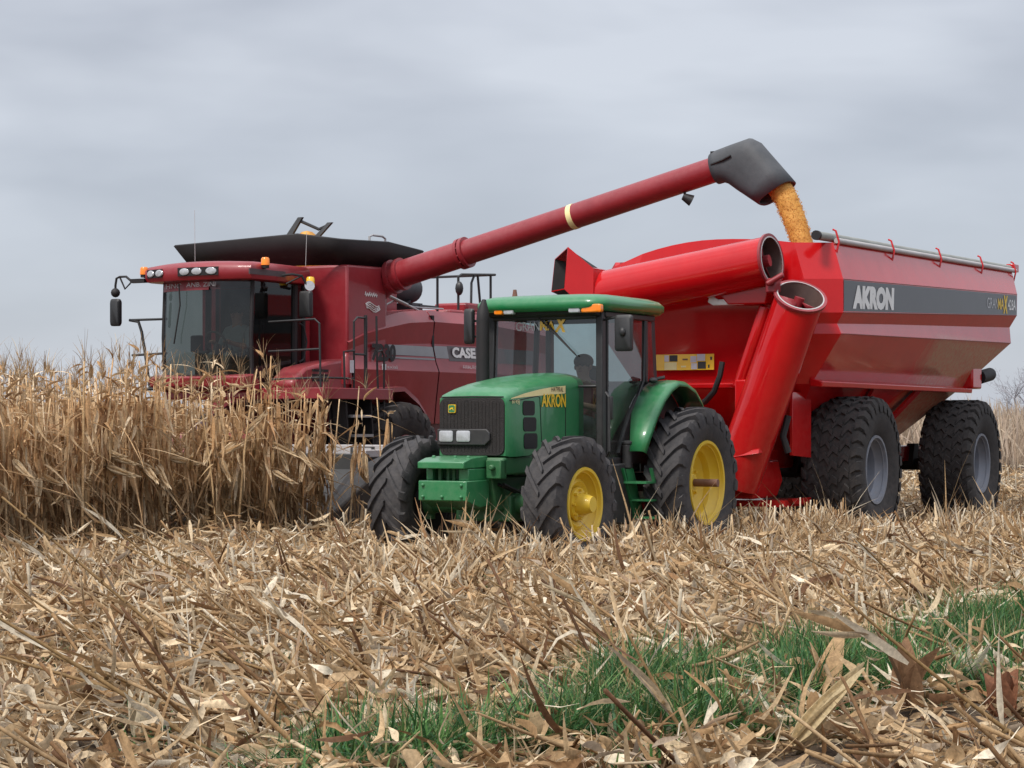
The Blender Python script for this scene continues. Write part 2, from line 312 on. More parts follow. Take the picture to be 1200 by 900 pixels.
# ------------------------------------------------------------------ people (seated in the cabs)
def person(name, label, loc, rz, shirt, lean=0):
    J = {'pel': (0, 0, .10, .15), 'bel': (.02, 0, .26, .145), 'che': (.0, 0, .44, .165), 'nec': (.0, 0, .585, .062), 'hd0': (.02, 0, .66, .078), 'hd1': (.025, 0, .74, .098), 'hd2': (.015, 0, .82, .082)}
    for s_, t in ((1, 'l'), (-1, 'r')):
        J.update({'sh' + t: (-.01, .19 * s_, .50, .07), 'el' + t: (.10, .26 * s_, .25, .048), 'wr' + t: (.34, .15 * s_, .30, .035), 'ha' + t: (.42, .13 * s_, .32, .04),
                  'hi' + t: (.04, .10 * s_, .09, .105), 'kn' + t: (.46, .15 * s_, .13, .072), 'an' + t: (.52, .15 * s_, -.30, .048), 'to' + t: (.66, .16 * s_, -.36, .04)})
    names = list(J); E = [('pel', 'bel'), ('bel', 'che'), ('che', 'nec'), ('nec', 'hd0'), ('hd0', 'hd1'), ('hd1', 'hd2')]
    for t in 'lr': E += [('che', 'sh' + t), ('sh' + t, 'el' + t), ('el' + t, 'wr' + t), ('wr' + t, 'ha' + t), ('pel', 'hi' + t), ('hi' + t, 'kn' + t), ('kn' + t, 'an' + t), ('an' + t, 'to' + t)]
    vs = [J[k][:3] for k in names]; rad = [J[k][3] for k in names]; ed = [(names.index(a), names.index(b_)) for a, b_ in E]
    # fingers: five short chains rooted in each palm
    for s_, t in ((1, 'l'), (-1, 'r')):
        p0 = names.index('ha' + t)
        for k in range(5):
            off = (.03 - .018 * k) if k < 4 else .045
            a = len(vs); base = J['ha' + t]
            vs.append((base[0] + (.035 if k < 4 else -.0), base[1] + off * .9, base[2] + .02)); rad.append(.010)
            vs.append((base[0] + (.06 if k < 4 else .03), base[1] + off, base[2] - .015)); rad.append(.008)
            ed += [(p0, a), (a, a + 1)]
    me = bpy.data.meshes.new('tmp'); me.from_pydata(vs, ed, []); ob = bpy.data.objects.new('tmp', me); COL.objects.link(ob)
    ob.modifiers.new('skin', 'SKIN'); sub = ob.modifiers.new('sub', 'SUBSURF'); sub.levels = 1; sub.render_levels = 1
    for k, sv in enumerate(me.skin_vertices[0].data): sv.radius = (rad[k], rad[k]); sv.use_root = (k == 0)
    dg = bpy.context.evaluated_depsgraph_get(); bm_ = bpy.data.meshes.new_from_object(ob.evaluated_get(dg)); bpy.data.objects.remove(ob)
    bm_.name = 'person'; bm_.materials.clear()
    for k in ('skin', shirt, 'trousers'): bm_.materials.append(M[k])
    for f in bm_.polygons:
        x, y, z = f.center
        f.use_smooth = True
        f.material_index = 0 if (z > .57 or (x > .14 and z > .22)) else (1 if z > .17 and not (x > .2) else 2)
    o = part(name, bm_, None, None); o.location = loc; o.rotation_euler = (0, R(lean), rz); tag(o, label, 'person')
    f = MB(); f.ball((.118, 0, .725), (.022, .014, .022), 8, 5); part('nose', f, 'skin', o)
    for s_ in (1, -1):
        e = MB(); e.ball((.103, .035 * s_, .752), .011, 8, 5); part('eye', e, 'hair', o)
        e = MB(); e.ball((.02, .098 * s_, .735), (.022, .012, .032), 8, 5); part('ear', e, 'skin', o)
    mth = MB(); mth.box(.104, .112, -.025, .025, .685, .692); part('mouth', mth, 'shirt_maroon', o)
    hm = MB(); hm.ball((.002, 0, .80), (.118, .116, .092), 16, 10); part('hair', hm, 'hair', o)
    return o

def frame(ox, oy, th): return (ox, oy, 0), -R(90 + th)
def to_world(fr, p):
    (ox, oy, _), rz = fr; c, s_ = math.cos(rz), math.sin(rz); return (ox + p[0] * c - p[1] * s_, oy + p[0] * s_ + p[1] * c, p[2])
FT, FC, FK = frame(1.075, 25.16, 29), frame(3.337, 28.35, 28), frame(-3.08, 33.04, 30)

# ================================================================== TRACTOR
def build_tractor():
    t = thing('tractor', 'green farm tractor with yellow wheel rims towing the red grain cart', 'tractor', *FT)
    # --- running gear
    wheel_set(t, [(0, 1.14, 1, 0), (0, -1.14, -1, 0)], .875, .47, .465, .27, .045, 22, 'ag', 'rubber', 'yellow_rim', 'yellow_rim', .13, .05)
    wheel_set(t, [(2.65, .93, 1, -1), (2.65, -.93, -1, -1)], .715, .44, .365, .12, .042, 18, 'ag', 'rubber', 'yellow_rim', 'yellow_rim', .115, .16)
    mb = MB(); mb.tube([(0, 1.05, .875), (0, 1.47, .875)], .045, 14); mb.tube([(0, -1.05, .875), (0, -1.47, .875)], .045, 14)
    mb.tube([(0, -1.1, .875), (0, 1.1, .875)], .11, 14); part('rear_axle', mb, 'rust', t)
    mb = MB(); mb.tube([(2.65, -.80, .70), (2.65, -.3, .72), (2.65, .3, .72), (2.65, .80, .70)], [.11, .13, .13, .11], 12)
    mb.box(2.5, 2.85, -.34, .34, .52, .80); part('front_axle', mb, 'green_dirty', t, bevel=.02)
    mb = MB(); mb.box(.2, 1.6, -.30, .30, .50, 1.1); mb.box(1.6, 2.6, -.24, .24, .62, 1.15); mb.box(-.6, .4, -.36, .36, .62, 1.2); part('gearbox', mb, 'green_dirty', t, bevel=.03)
    mb = MB(); mb.prism([(2.2, 1.02), (3.12, 1.02), (3.12, 1.20), (2.2, 1.24)], 'y', -.40, .40)
    mb.prism([(2.3, .60), (3.0, .64), (3.12, 1.0), (2.3, 1.0)], 'y', -.26, .26); part('front_frame', mb, 'green_dirty', t, bevel=.02)
    # --- front weight carrier: top plate, recessed middle, heavy lower block
    mb = MB(); mb.prism([(3.10, 1.10), (3.60, 1.09), (3.60, 1.16), (3.45, 1.20), (3.10, 1.22)], 'y', -.36, .20)
    mb.prism([(3.10, .70), (3.30, .68), (3.58, .76), (3.58, .965), (3.10, .97)], 'y', -.36, .22)
    mb.box(3.10, 3.42, -.36, -.28, .965, 1.09); mb.box(3.10, 3.50, .08, .20, .965, 1.09); mb.box(3.1, 3.2, -.30, .1, .965, 1.09)
    for y, z in ((-.30, .80), (-.30, .92), (.16, .80), (.16, .92), (-.07, .80)): mb.tube([(3.55, y, z), (3.605, y, z)], .02, 6)
    for y in (-.28, -.02, .14): mb.tube([(3.40, y, 1.15), (3.40, y, 1.225)], .022, 6)
    part('weight_carrier', mb, 'green', t, bevel=.012)
    mb = MB()
    for y in (-.20, -.10, -.03): mb.tube([(3.40, y, .965), (3.40, y, 1.09)], .022, 8)
    part('carrier_pin', mb, 'green_dirty', t)
    mb = MB(); mb.box(3.05, 3.18, .22, .40, .98, 1.18); mb.tube([(3.18, .31, 1.1), (3.24, .31, 1.1)], .03, 10); part('tow_bracket', mb, 'green_dirty', t, bevel=.012)
    for y in (.27, .33):
        q = MB(); q.tube([(3.0, y, .92), (2.7, y + .06, .82), (2.3, y + .05, .95), (1.8, y, 1.0), (1.5, y, 1.1)], .018, 6); part('hydraulic_hose', q, 'matt_black', t)
    q = MB(); q.tube([(2.62, .28, .72), (2.55, .62, .80)], .035, 8); q.tube([(2.58, .5, .79), (2.54, .72, .80)], .018, 8); part('steering_ram', q, 'steel', t)
    for s_ in (1, -1):
        q = MB(); q.tube([(2.65, .80 * s_, .52), (2.65, .80 * s_, .90)], .075, 10); q.ball((2.65, .80 * s_, .70), .15, 12, 8); part('steering_knuckle', q, 'green_dirty', t)
    q = MB(); q.tube([(1.50, .80, 1.20), (1.53, .84, 1.25), (1.50, .82, 1.85), (1.46, .76, 1.90)], .014, 6); part('grab_rail', q, 'black', t)
    # --- hood
    def sec(x, w, zb, zs, zt):
        half = [(w, zb), (w, lerp(zb, zs, .5)), (w, zs - .05), (w * .985, zs), (w * .93, lerp(zs, zt, .35)), (w * .78, lerp(zs, zt, .66)), (w * .5, lerp(zs, zt, .88)), (w * .2, zt - .002)]
        return [(x, y, z) for y, z in half] + [(x, -y, z) for y, z in reversed(half)]
    hd = MB(); hd.loft([sec(1.34, .425, 1.42, 2.00, 2.13), sec(1.8, .427, 1.40, 1.98, 2.11), sec(2.2, .43, 1.34, 1.95, 2.075), sec(2.6, .43, 1.22, 1.91, 2.02), sec(2.88, .428, 1.21, 1.87, 1.955), sec(3.03, .42, 1.21, 1.84, 1.90), sec(3.08, .40, 1.22, 1.815, 1.855)])
    h = part('hood', hd, 'green', t, sharp=50)
    g = MB()
    pr = rrect(.395, .305, .08, 5)
    g.loft([[(3.075, y, 1.525 + z) for y, z in pr], [(3.10, y * .985, 1.525 + z * .985) for y, z in pr]])
    for k in range(17):
        y = -.34 + k * .0425; g.box(3.10, 3.105, y - .003, y + .003, 1.26, 1.79)
    part('grille', g, 'grille', h)
    b = MB(); b.prism([(-.40, 1.50), (.20, 1.50), (.24, 1.46), (.24, 1.38), (.18, 1.33), (-.40, 1.33)], 'x', 3.10, 3.135)
    bz = part('headlight_bezel', b, 'black', h, bevel=.01)
    for y in (-.285, -.075):
        b = MB(); pr = rrect(.082, .058, .02, 3); b.loft([[(3.12, y + a, 1.425 + c) for a, c in pr], [(3.145, y + a, 1.425 + c) for a, c in pr], [(3.152, y + a * .8, 1.425 + c * .8) for a, c in pr]])
        part('headlight', b, 'clear_lens', h)
    b = MB(); pr = rrect(.044, .044, .012, 3); b.loft([[(3.10, -.23 + a, 1.715 + c) for a, c in pr], [(3.116, -.23 + a, 1.715 + c) for a, c in pr]]); bd = part('badge', b, 'yellow', h)
    b = MB(); b.sheet([(3.119, -.23 + a, 1.715 + c) for a, c in rrect(.037, .037, .01, 3)]); part('badge_field', b, 'green', bd)
    b = MB(); b.sheet([(3.122, -.23 + a, 1.715 + c) for a, c in [(-.026, -.012), (-.014, -.016), (-.008, -.002), (.012, -.004), (.022, -.02), (.026, -.016), (.018, .004), (.022, .018), (.012, .012), (-.004, .012), (-.02, .004)]]); part('badge_deer', b, 'yellow', bd)
    q = MB()
    for s_ in (1, -1):
        q.tube([(3.03, .4225 * s_, 1.80), (2.88, .4295 * s_, 1.80), (2.45, .4315 * s_, 1.85), (2.38, .4315 * s_, 1.84), (2.36, .4315 * s_, 1.60), (2.34, .431 * s_, 1.36)], .005, 5); q.tube([(1.78, .4285 * s_, 1.42), (1.78, .4285 * s_, 1.97)], .005, 5)
    q.tube([(3.085, -.38, 1.838), (3.09, 0, 1.843), (3.085, .38, 1.838)], .006, 5); part('panel_gap', q, 'matt_black', h)
    # side stripe and intakes, both sides
    for s_ in (1, -1):
        y = .4345 * s_
        b = MB(); top = [(3.02, 1.835), (2.75, 1.885), (2.4, 1.935), (2.1, 1.965), (1.79, 1.985)]; bot = [(3.02, 1.828), (2.75, 1.848), (2.4, 1.868), (2.1, 1.885), (1.79, 1.90)]
        b.grid([[(x, y, z - .012) for x, z in top], [(x, y, z - .012) for x, z in bot]] if s_ < 0 else [[(x, y, z - .012) for x, z in bot], [(x, y, z - .012) for x, z in top]])
        part('hood_stripe', b, 'cream', h)
        for z0, z1, xa, xb in ((1.645, 1.80, 2.76, 2.50), (1.475, 1.625, 2.75, 2.465), (1.29, 1.455, 2.735, 2.44)):
            b = MB(); c0, c1 = (z0 + z1) / 2, (xa + xb) / 2
            pr = rrect(abs(xa - xb) / 2, (z1 - z0) / 2, .04, 4); b.loft([[(c1 + a, .425 * s_, c0 + c) for a, c in pr], [(c1 + a, .436 * s_, c0 + c) for a, c in pr]]); part('air_intake', b, 'matt_black', h)
    text('AKRON', 'yellow', h, (2.35, .438, 1.735), (-1, 0, 0), (0, 0, 1), .56, .145, bold=.03)
    text('HATPRAL', 'dark_text', h, (2.13, .439, 1.905), (-1, 0, 0), (0, 0, 1), .28, .05, shear=.2)
    text('6145J', 'cream', h, (3.0, .436, 1.755), (-1, 0, 0), (0, 0, 1), .17, .055, shear=.2)
    # --- exhaust
    b = MB(); b.tube([(1.88, -.56, 1.7), (1.88, -.56, 2.1), (1.88, -.56, 2.7), (1.875, -.56, 2.80), (1.85, -.56, 2.94)], [.075, .075, .072, .068, .022], 14); part('exhaust_pipe', b, 'matt_black', t)
    # --- cab
    FX, RX, YW = 1.45, .08, .70
    b = MB()
    def post(p, q, w=.045, d=.05): b.hexa([(p[0] - d, p[1] - w, p[2]), (p[0] + d, p[1] - w, p[2]), (p[0] + d, p[1] + w, p[2]), (p[0] - d, p[1] + w, p[2]), (q[0] - d, q[1] - w, q[2]), (q[0] + d, q[1] - w, q[2]), (q[0] + d, q[1] + w, q[2]), (q[0] - d, q[1] + w, q[2])])
    for s_ in (1, -1):
        post((FX, YW * s_, 1.12), (FX - .03, (YW - .02) * s_, 2.80), .04, .05)
        post((.36, (YW + .02) * s_, 2.02), (.33, YW * s_, 2.8), .025, .035)
        post((RX - .02, (YW - .02) * s_, 1.95), (RX + .02, (YW - .04) * s_, 2.8), .035, .05)
        b.box(.12, 1.40, YW * s_ - .035, YW * s_ + .035, 2.735, 2.80); b.box(.95, 1.40, YW * s_ - .035, YW * s_ + .035, 1.10, 1.165)
    b.box(FX - .05, FX + .05, -.66, .66, 2.72, 2.80); b.box(FX - .03, FX + .04, .43, .66, 1.955, 1.985); b.box(FX - .04, FX + .04, -.66, .66, 1.10, 1.17); b.box(RX - .04, RX + .04, -.62, .62, 1.95, 2.05); b.box(RX - .02, RX + .06, -.62, .62, 2.735, 2.80)
    b.box(FX - .03, FX + .03, -.66, -.43, 1.955, 1.985)
    cf = part('cab_frame', b, 'black', t, bevel=.012)
    b = MB(); b.box(.0, 1.42, -.64, .64, 1.02, 1.10); b.box(-.05, .35, -.66, .66, 1.0, 1.95); part('cab_floor', b, 'interior', t)
    b = MB()
    rings = []
    for z, g_, in ((2.80, -.01), (2.845, .03), (2.90, .03), (2.945, -.01), (2.975, -.10), (2.99, -.30)):
        rings.append([(.80 + a * (1 if a > 0 else 1.0), c, z + .02 * (1 - (a / .9) ** 2)) for a, c in rrect(.86 + g_, .80 + g_, .22, 6)])
    b.loft(rings); part('cab_roof', b, 'green', t, sharp=60)
    b = MB(); b.prism([(1.40, 2.72), (1.60, 2.765), (1.635, 2.865), (1.40, 2.87)], 'y', -.66, .70); vz = part('roof_visor', b, 'matt_black', t, bevel=.015)
    for y0, y1, m_, nm in ((-.54, -.43, 'orange_lens', 'marker_light'), (-.42, -.29, 'clear_lens', 'work_light'), (.40, .545, 'clear_lens', 'work_light'), (.56, .80, 'orange_lens', 'marker_light')):
        q = MB(); c = (y0 + y1) / 2; pr = rrect((y1 - y0) / 2, .045, .02, 3); q.loft([[(1.60, c + a, 2.822 + d) for a, d in pr], [(1.66, c + a, 2.822 + d) for a, d in pr], [(1.67, c + a * .85, 2.822 + d * .8) for a, d in pr]]); part(nm, q, m_, vz)
    # glass panes
    def pane(nm, pts, mat='glass'): return part(nm, MB().sheet(pts), mat, t)
    ws = pane('windshield', [(FX + .012, -.66, 1.98), (FX + .012, .66, 1.98), (FX - .012, .645, 2.73), (FX - .012, -.645, 2.73)])
    pane('lower_front_window', [(FX + .01, .43, 1.165), (FX + .01, .66, 1.165), (FX + .01, .66, 1.96), (FX + .01, .43, 1.96)])
    pane('lower_front_window', [(FX + .01, -.66, 1.165), (FX + .01, -.43, 1.165), (FX + .01, -.43, 1.96), (FX + .01, -.66, 1.96)])
    for s_ in (1, -1):
        y = (YW + .012) * s_
        d = pane('door_glass', [(1.40, y, 1.165), (.95, y, 1.165), (.78, y, 1.45), (.60, y, 1.80), (.40, y, 2.05), (.36, y - .01 * s_, 2.735), (1.38, y - .02 * s_, 2.735)], 'glass_side' if s_ > 0 else 'glass')
        q = MB(); q.tube([(1.40, y + .01 * s_, 1.165), (.95, y + .01 * s_, 1.165), (.78, y + .01 * s_, 1.45), (.60, y + .01 * s_, 1.80), (.40, y + .01 * s_, 2.05), (.36, y, 2.735)], .014, 6)
        q.tube([(1.355, y + .01 * s_, 1.165), (1.335, y, 2.735)], .02, 6); part('door_frame', q, 'black', d)
        q = MB(); q.box(1.26, 1.32, y, y + .05 * s_, 1.60, 1.86) if s_ > 0 else q.box(1.26, 1.32, y - .05, y, 1.60, 1.86); part('door_handle', q, 'black', d, bevel=.015)
        pane('quarter_window', [(.32, y, 2.07), (.10, y, 2.05), (.08, y - .02 * s_, 2.735), (.32, y - .01 * s_, 2.735)], 'glass_side' if s_ > 0 else 'glass')
    pane('rear_window', [(RX, .62, 2.05), (RX, -.62, 2.05), (RX + .02, -.62, 2.735), (RX + .02, .62, 2.735)])
    text('GRAN', 'grey_white', ws, (FX + .006, -.37, 2.60), (0, 1, 0), (-.032, 0, .9995), .30, .10)
    text('MA', 'amber', ws, (FX + .006, -.065, 2.60), (0, 1, 0), (-.032, 0, .9995), .19, .105, bold=.03)
    text('X', 'amber', ws, (FX + .006, .115, 2.575), (0, 1, 0), (-.032, 0, .9995), .16, .17, bold=.05, shear=.15)
    q = MB(); q.tube([(FX + .05, -.05, 2.74), (FX + .05, .40, 2.33)], .01, 6); q.tube([(FX + .03, .02, 2.70), (FX + .03, .42, 2.30)], .007, 6); part('wiper', q, 'matt_black', t)
    # interior
    q = MB(); q.prism([(.35, 1.1), (.85, 1.1), (.85, 1.42), (.45, 1.45)], 'y', -.22, .22); q.prism([(.34, 1.42), (.50, 1.42), (.36, 2.06), (.24, 2.06)], 'y', -.20, .20); q.ball((.31, 0, 2.14), (.06, .13, .10)); part('seat', q, 'seat', t, bevel=.03)
    q = MB(); q.prism([(1.12, 1.1), (1.40, 1.1), (1.41, 2.02), (1.30, 2.06), (1.12, 1.80)], 'y', -.22, .26); part('dashboard', q, 'interior_grey', t, bevel=.03)
    q = MB(); rg = [(1.02 + .19 * math.cos(a) * .85, .19 * math.sin(a), 1.86 + .19 * math.cos(a) * .5) for a in [2 * math.pi * k / 20 for k in range(21)]]; q.tube(rg, .016, 6, False); q.tube([(1.02, 0, 1.86), (1.16, 0, 1.62)], .03, 8); q.tube([(1.02, -.18, 1.86), (1.02, .18, 1.86)], .012, 6); part('steering_wheel', q, 'interior', t)
    # --- mirrors
    q = MB(); q.tube([(1.42, .70, 2.70), (1.45, .95, 2.74), (1.45, .99, 2.70)], .014, 6); am = part('mirror_arm', q, 'black', t)
    q = MB(); pr = rrect(.105, .20, .035, 4); q.loft([[(1.47 + d * .06, .99 + a * f_, 2.55 + c * f_) for a, c in pr] for d, f_ in ((-.5, .92), (-.3, 1), (.3, 1), (.6, .85))]); q.ball((1.51, .99, 2.56), (.03, .04, .05)); part('mirror', q, 'black', am)
    q = MB(); q.tube([(1.42, -.68, 2.62), (1.5, -.80, 2.72), (1.63, -.86, 2.72)], .014, 6); q.tube([(1.42, -.68, 2.48), (1.63, -.86, 2.56)], .012, 6); am = part('mirror_arm', q, 'black', t)
    q = MB(); pr = rrect(.06, .20, .03, 4); q.loft([[(1.66 + d * .06, -.86 + a * f_, 2.655 + c * f_) for a, c in pr] for d, f_ in ((-.5, .92), (-.3, 1), (.3, 1), (.6, .85))]); part('mirror', q, 'black', am)
    # --- fenders: outer sheet curved over the tyre, from the rear round to the step
    path = [(-.60, 1.70), (-.46, 1.83), (-.25, 1.965), (0, 2.04), (.22, 2.05), (.42, 1.98), (.60, 1.86), (.78, 1.68), (.93, 1.47), (1.06, 1.25)]
    wid = [1.07, 1.08, 1.09, 1.09, 1.085, 1.08, 1.07, 1.06, 1.05, 1.035]
    for s_ in (1, -1):
        q = MB(); rows = []
        for (x, z), w_ in zip(path, wid):
            nx, nz = (x - .1), (z - .85); l_ = math.hypot(nx, nz); nx /= l_; nz /= l_
            inn = .74 if z > 1.7 else lerp(.86, .74, (z - 1.25) / .45)
            sect = [(inn, -.01), (lerp(inn, w_, .55), .0), (w_ - .05, -.004), (w_ - .012, -.022), (w_, -.065)]
            rows.append([(x + nx * d, y * s_, z + nz * d) for y, d in sect])
        q.grid(rows if s_ < 0 else [r_[::-1] for r_ in rows]); fd = part('fender', q, 'green', t, solid=.012, sharp=60)
        q = MB()
        poly = [(x, z - .02) for x, z in path] + [(.9, 1.1), (-.5, 1.1)]
        q.prism(poly, 'y', .70 * s_, .735 * s_); part('inner_fender', q, 'black', t)
        q = MB(); q.ball((.40, .84 * s_, 2.05), (.075, .05, .035)); q.tube([(.32, .80 * s_, 2.06), (.26, .92 * s_, 2.09)], .02, 6); part('fender_light', q, 'black', fd)
    # --- tank and steps below the door
    q = MB(); q.prism([(.84, .42), (1.50, .46), (1.56, .60), (1.56, 1.02), (1.48, 1.10), (.84, 1.12)], 'y', .38, .80); q.tube([(1.0, .80, 1.05), (1.0, .80, 1.33)], .055, 12); q.ball((1.0, .80, 1.34), (.07, .07, .03)); part('fuel_tank', q, 'black', t, bevel=.04)
    q = MB(); q.prism([(.84, .42), (1.50, .46), (1.56, .60), (1.56, 1.02), (1.48, 1.10), (.84, 1.12)], 'y', -.80, -.38); part('battery_box', q, 'black', t, bevel=.04)
    q = MB()
    for x, z in ((.98, .90), (.84, .70), (.74, .50)): q.box(x - .11, x + .11, .80, 1.08, z - .012, z + .012)
    for dx in (-.10, .10): q.prism([(1.06 + dx, 1.06), (1.03 + dx, 1.06), (.71 + dx, .50), (.74 + dx, .50)], 'y', .80, .83)
    for dx in (-.10, ): q.prism([(1.06 + dx, 1.06), (1.02 + dx, 1.06), (.70 + dx, .50), (.74 + dx, .50)], 'y', 1.05, 1.08)
    q.sheet([(1.1, .83, 1.05), (.90, .83, 1.05), (.63, .83, .5), (.83, .83, .5)])
    part('access_step', q, 'green', t)
    q = MB(); q.box(-1.0, -.5, -.06, .06, .42, .48); q.tube([(-.5, -.4, .55), (-1.1, -.4, .5)], .04, 8); q.tube([(-.5, .4, .55), (-1.1, .4, .5)], .04, 8); part('drawbar', q, 'matt_black', t)
    return t
tractor = build_tractor()
person('person', 'tractor driver in a maroon shirt seated behind the tractor windshield', to_world(FT, (.62, .06, 1.47)), FT[1], 'shirt_maroon')

# ================================================================== GRAIN CART
def build_cart():
    c = thing('grain_cart', 'large red four-wheel grain cart with dark stripe and folded auger', 'grain cart', *FC)
    def ring(yo, xf, xr, zf, zr, arch=0, cham=.42, back=.24):
        pts = []
        def zz(x): return lerp(zr, zf, (x - xr) / (xf - xr))
        pts.append((xr, yo - .35, zz(xr))); pts.append((xr + .10, yo, zz(xr)))
        for k in (1, 2, 3): xx = lerp(xr + .1, xf - back, k / 4); pts.append((xx, yo, zz(xx)))
        pts.append((xf - back, yo, zz(xf)))
        n = 12; ya = yo - cham
        for k in range(n + 1):
            y = lerp(ya, -(yo - .03), k / n); pts.append((xf - (.0 if y > -ya else .05), y, zf + arch * (1 - (y / ya) ** 2) - arch * .9 * max(0, -y / ya) ** 2))
        pts.append((xf - .12, -yo, zz(xf) - arch * 1.9))
        for k in (3, 2, 1): xx = lerp(xr + .1, xf - back, k / 4); pts.append((xx, -yo, zz(xx)))
        pts.append((xr + .10, -yo, zz(xr))); pts.append((xr, -yo + .35, zz(xr)))
        return pts
    rings = [ring(.36, .2, -3.9, 1.16, 1.16, cham=.1, back=.05), ring(1.20, 1.55, -5.25, 2.05, 2.10, cham=.25, back=.12), ring(1.59, 1.68, -6.62, 2.665, 2.81), ring(1.535, 1.68, -6.75, 2.79, 3.06), ring(1.62, 1.70, -6.86, 2.925, 3.25), ring(1.62, 1.70, -6.88, 3.34, 3.585), ring(1.46, 1.62, -7.16, 3.80, 3.97, arch=.08)]
    mb = MB(); mb.loft(rings, cap0=True, cap1=False)
    rim_ = rings[-1]; inner = [(p[0] * .985 - .02, p[1] * .97, p[2]) for p in rim_]; low = [(p[0] * .95, p[1] * .93, 2.9) for p in rim_]
    mb.loft([rim_, inner, low], False, True)
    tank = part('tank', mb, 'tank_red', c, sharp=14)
    # seams / rails
    q = MB(); q.prism([(1.20, 2.02), (1.36, 2.01), (1.37, 2.08), (1.20, 2.12)], 'x', -5.15, 1.5); part('side_rail', q, 'cart_red', c, bevel=.012)
    q = MB(); q.prism([(-1.20, 2.02), (-1.20, 2.12), (-1.37, 2.08), (-1.36, 2.01)], 'x', -5.15, 1.5); part('side_rail', q, 'cart_red', c, bevel=.012)
    q = MB(); q.prism([(1.53, 1.99), (1.70, 2.0), (1.71, 2.06), (1.55, 2.09)], 'y', -1.3, 1.0); part('front_rail', q, 'cart_red', c, bevel=.012)
    # decal stripe follows the flat band
    for s_ in (1, -1):
        y = 1.6245 * s_
        pf, pr = (1.44, 2.945, 3.325), (-6.74, 3.255, 3.565)
        q = MB(); q.sheet([(pr[0], y, pr[1]), (pf[0], y, pf[1]), (pf[0], y, pf[2]), (pr[0], y, pr[2])][:: -1 if s_ > 0 else 1]); part('stripe', q, 'decal_grey', tank)
    Y = 1.629; up = (0, 0, 1)
    sl = (-math.cos(.034), 0, math.sin(.034))
    text('AKRON', 'white', tank, (1.12, Y, 2.985), sl, up, 1.66, .30, bold=.075, shear=.06)
    text('GRAN', 'grey_white', tank, (-5.02, Y, 3.285), sl, up, .62, .16)
    text('MA', 'yellow', tank, (-5.62, Y, 3.295), sl, up, .34, .17, bold=.02)
    text('X', 'yellow', tank, (-5.93, Y, 3.245), sl, up, .26, .28, bold=.05, shear=.1)
    text('428A', 'white', tank, (-6.20, Y, 3.31), sl, up, .46, .165, bold=.015)
    for s_ in (1, -1):   # welded edge beads where the sheets meet
        for (x0, y0, z0, x1, z1) in ((1.44, 1.623, 3.34, -6.76, 3.585), (1.44, 1.623, 2.927, -6.74, 3.252), (1.42, 1.593, 2.667, -6.5, 2.81)):
            q = MB(); q.tube([(x0, y0 * s_, z0), (x1, y0 * s_, z1)], .006, 5); part('weld_bead', q, 'auger_red', tank)
    # tarpaulin roll along the left top edge with its stops
    q = MB(); q.tube([(1.72, 1.38, 3.865), (-7.3, 1.38, 4.025)], .055, 14); roll = part('tarp_roll', q, 'tarp', c)
    q = MB(); q.tube([(1.72, 1.38, 3.865), (1.78, 1.38, 3.864)], .06, 14); part('roll_end', q, 'matt_black', roll)
    q = MB(); q.tube([(1.30, 1.48, 3.83), (-7.2, 1.48, 3.985)], .035, 10); part('edge_pipe', q, 'pale_metal', c)
    for x in (1.35, -.85, -3.0, -5.15, -7.05):
        z = 3.825 + (1.5 - x) * .0185
        q = MB(); q.tube([(x, 1.49, z - .18), (x, 1.53, z - .02), (x - .02, 1.48, z + .12), (x - .02, 1.44, z + .14)], .013, 6); part('roll_stop', q, 'cart_red', c)
    q = MB(); q.box(-7.5, -7.2, 1.33, 1.46, 3.98, 4.10); part('roll_crank', q, 'cart_red', c, bevel=.01)
    # --- chassis
    q = MB()
    for s_ in (1, -1): q.box(-5.6, 2.4, .42 * s_ - .07, .42 * s_ + .07, .98, 1.22)
    for x in (1.4, -.9, -2.5, -4.0, -5.5): q.box(x - .06, x + .06, -.42, .42, 1.0, 1.2)
    part('chassis', q, 'cart_red', c, bevel=.012)
    for x in (0, -4.95):
        q = MB(); q.tube([(x, -1.1, .94), (x, 1.1, .94)], .095, 12)
        for s_ in (1, -1): q.hexa([(x - .22, .5 * s_ - .06, .92), (x + .22, .5 * s_ - .06, .92), (x + .22, .5 * s_ + .06, .92), (x - .22, .5 * s_ + .06, .92), (x - .1, .5 * s_ - .06, 1.25), (x + .1, .5 * s_ - .06, 1.25), (x + .1, .5 * s_ + .06, 1.25), (x - .1, .5 * s_ + .06, 1.25)])
        part('axle', q, 'matt_black', c)
    # hopper supports: slanted plates between the wheels, plate ahead of the front wheel
    for s_ in (1, -1):
        q = MB(); q.prism([(1.62, 1.95), (.95, 1.95), (.95, 1.12), (1.62, 1.16)], 'y', .98 * s_, 1.02 * s_)
        part('front_gusset', q, 'cart_red', c, bevel=.006)
        for xa, xb in ((-1.0, -1.6), (-2.9, -2.3)):
            q = MB(); q.hexa([(xb - .12, .48 * s_, 1.1), (xb + .12, .48 * s_, 1.1), (xb + .12, .52 * s_, 1.1), (xb - .12, .52 * s_, 1.1), (xa - .12, 1.2 * s_, 2.03), (xa + .12, 1.2 * s_, 2.03), (xa + .12, 1.25 * s_, 2.03), (xa - .12, 1.25 * s_, 2.03)]); part('brace', q, 'cart_red', c)
    wheel_set(c, [(0, 1.24, 1, 0), (0, -1.24, -1, 0), (-4.95, 1.24, 1, 0), (-4.95, -1.24, -1, 0)], .955, .78, .425, .30, .03, 30, 'block', 'rubber_dusty', 'grey_rim', 'grey_rim', .12, .06)
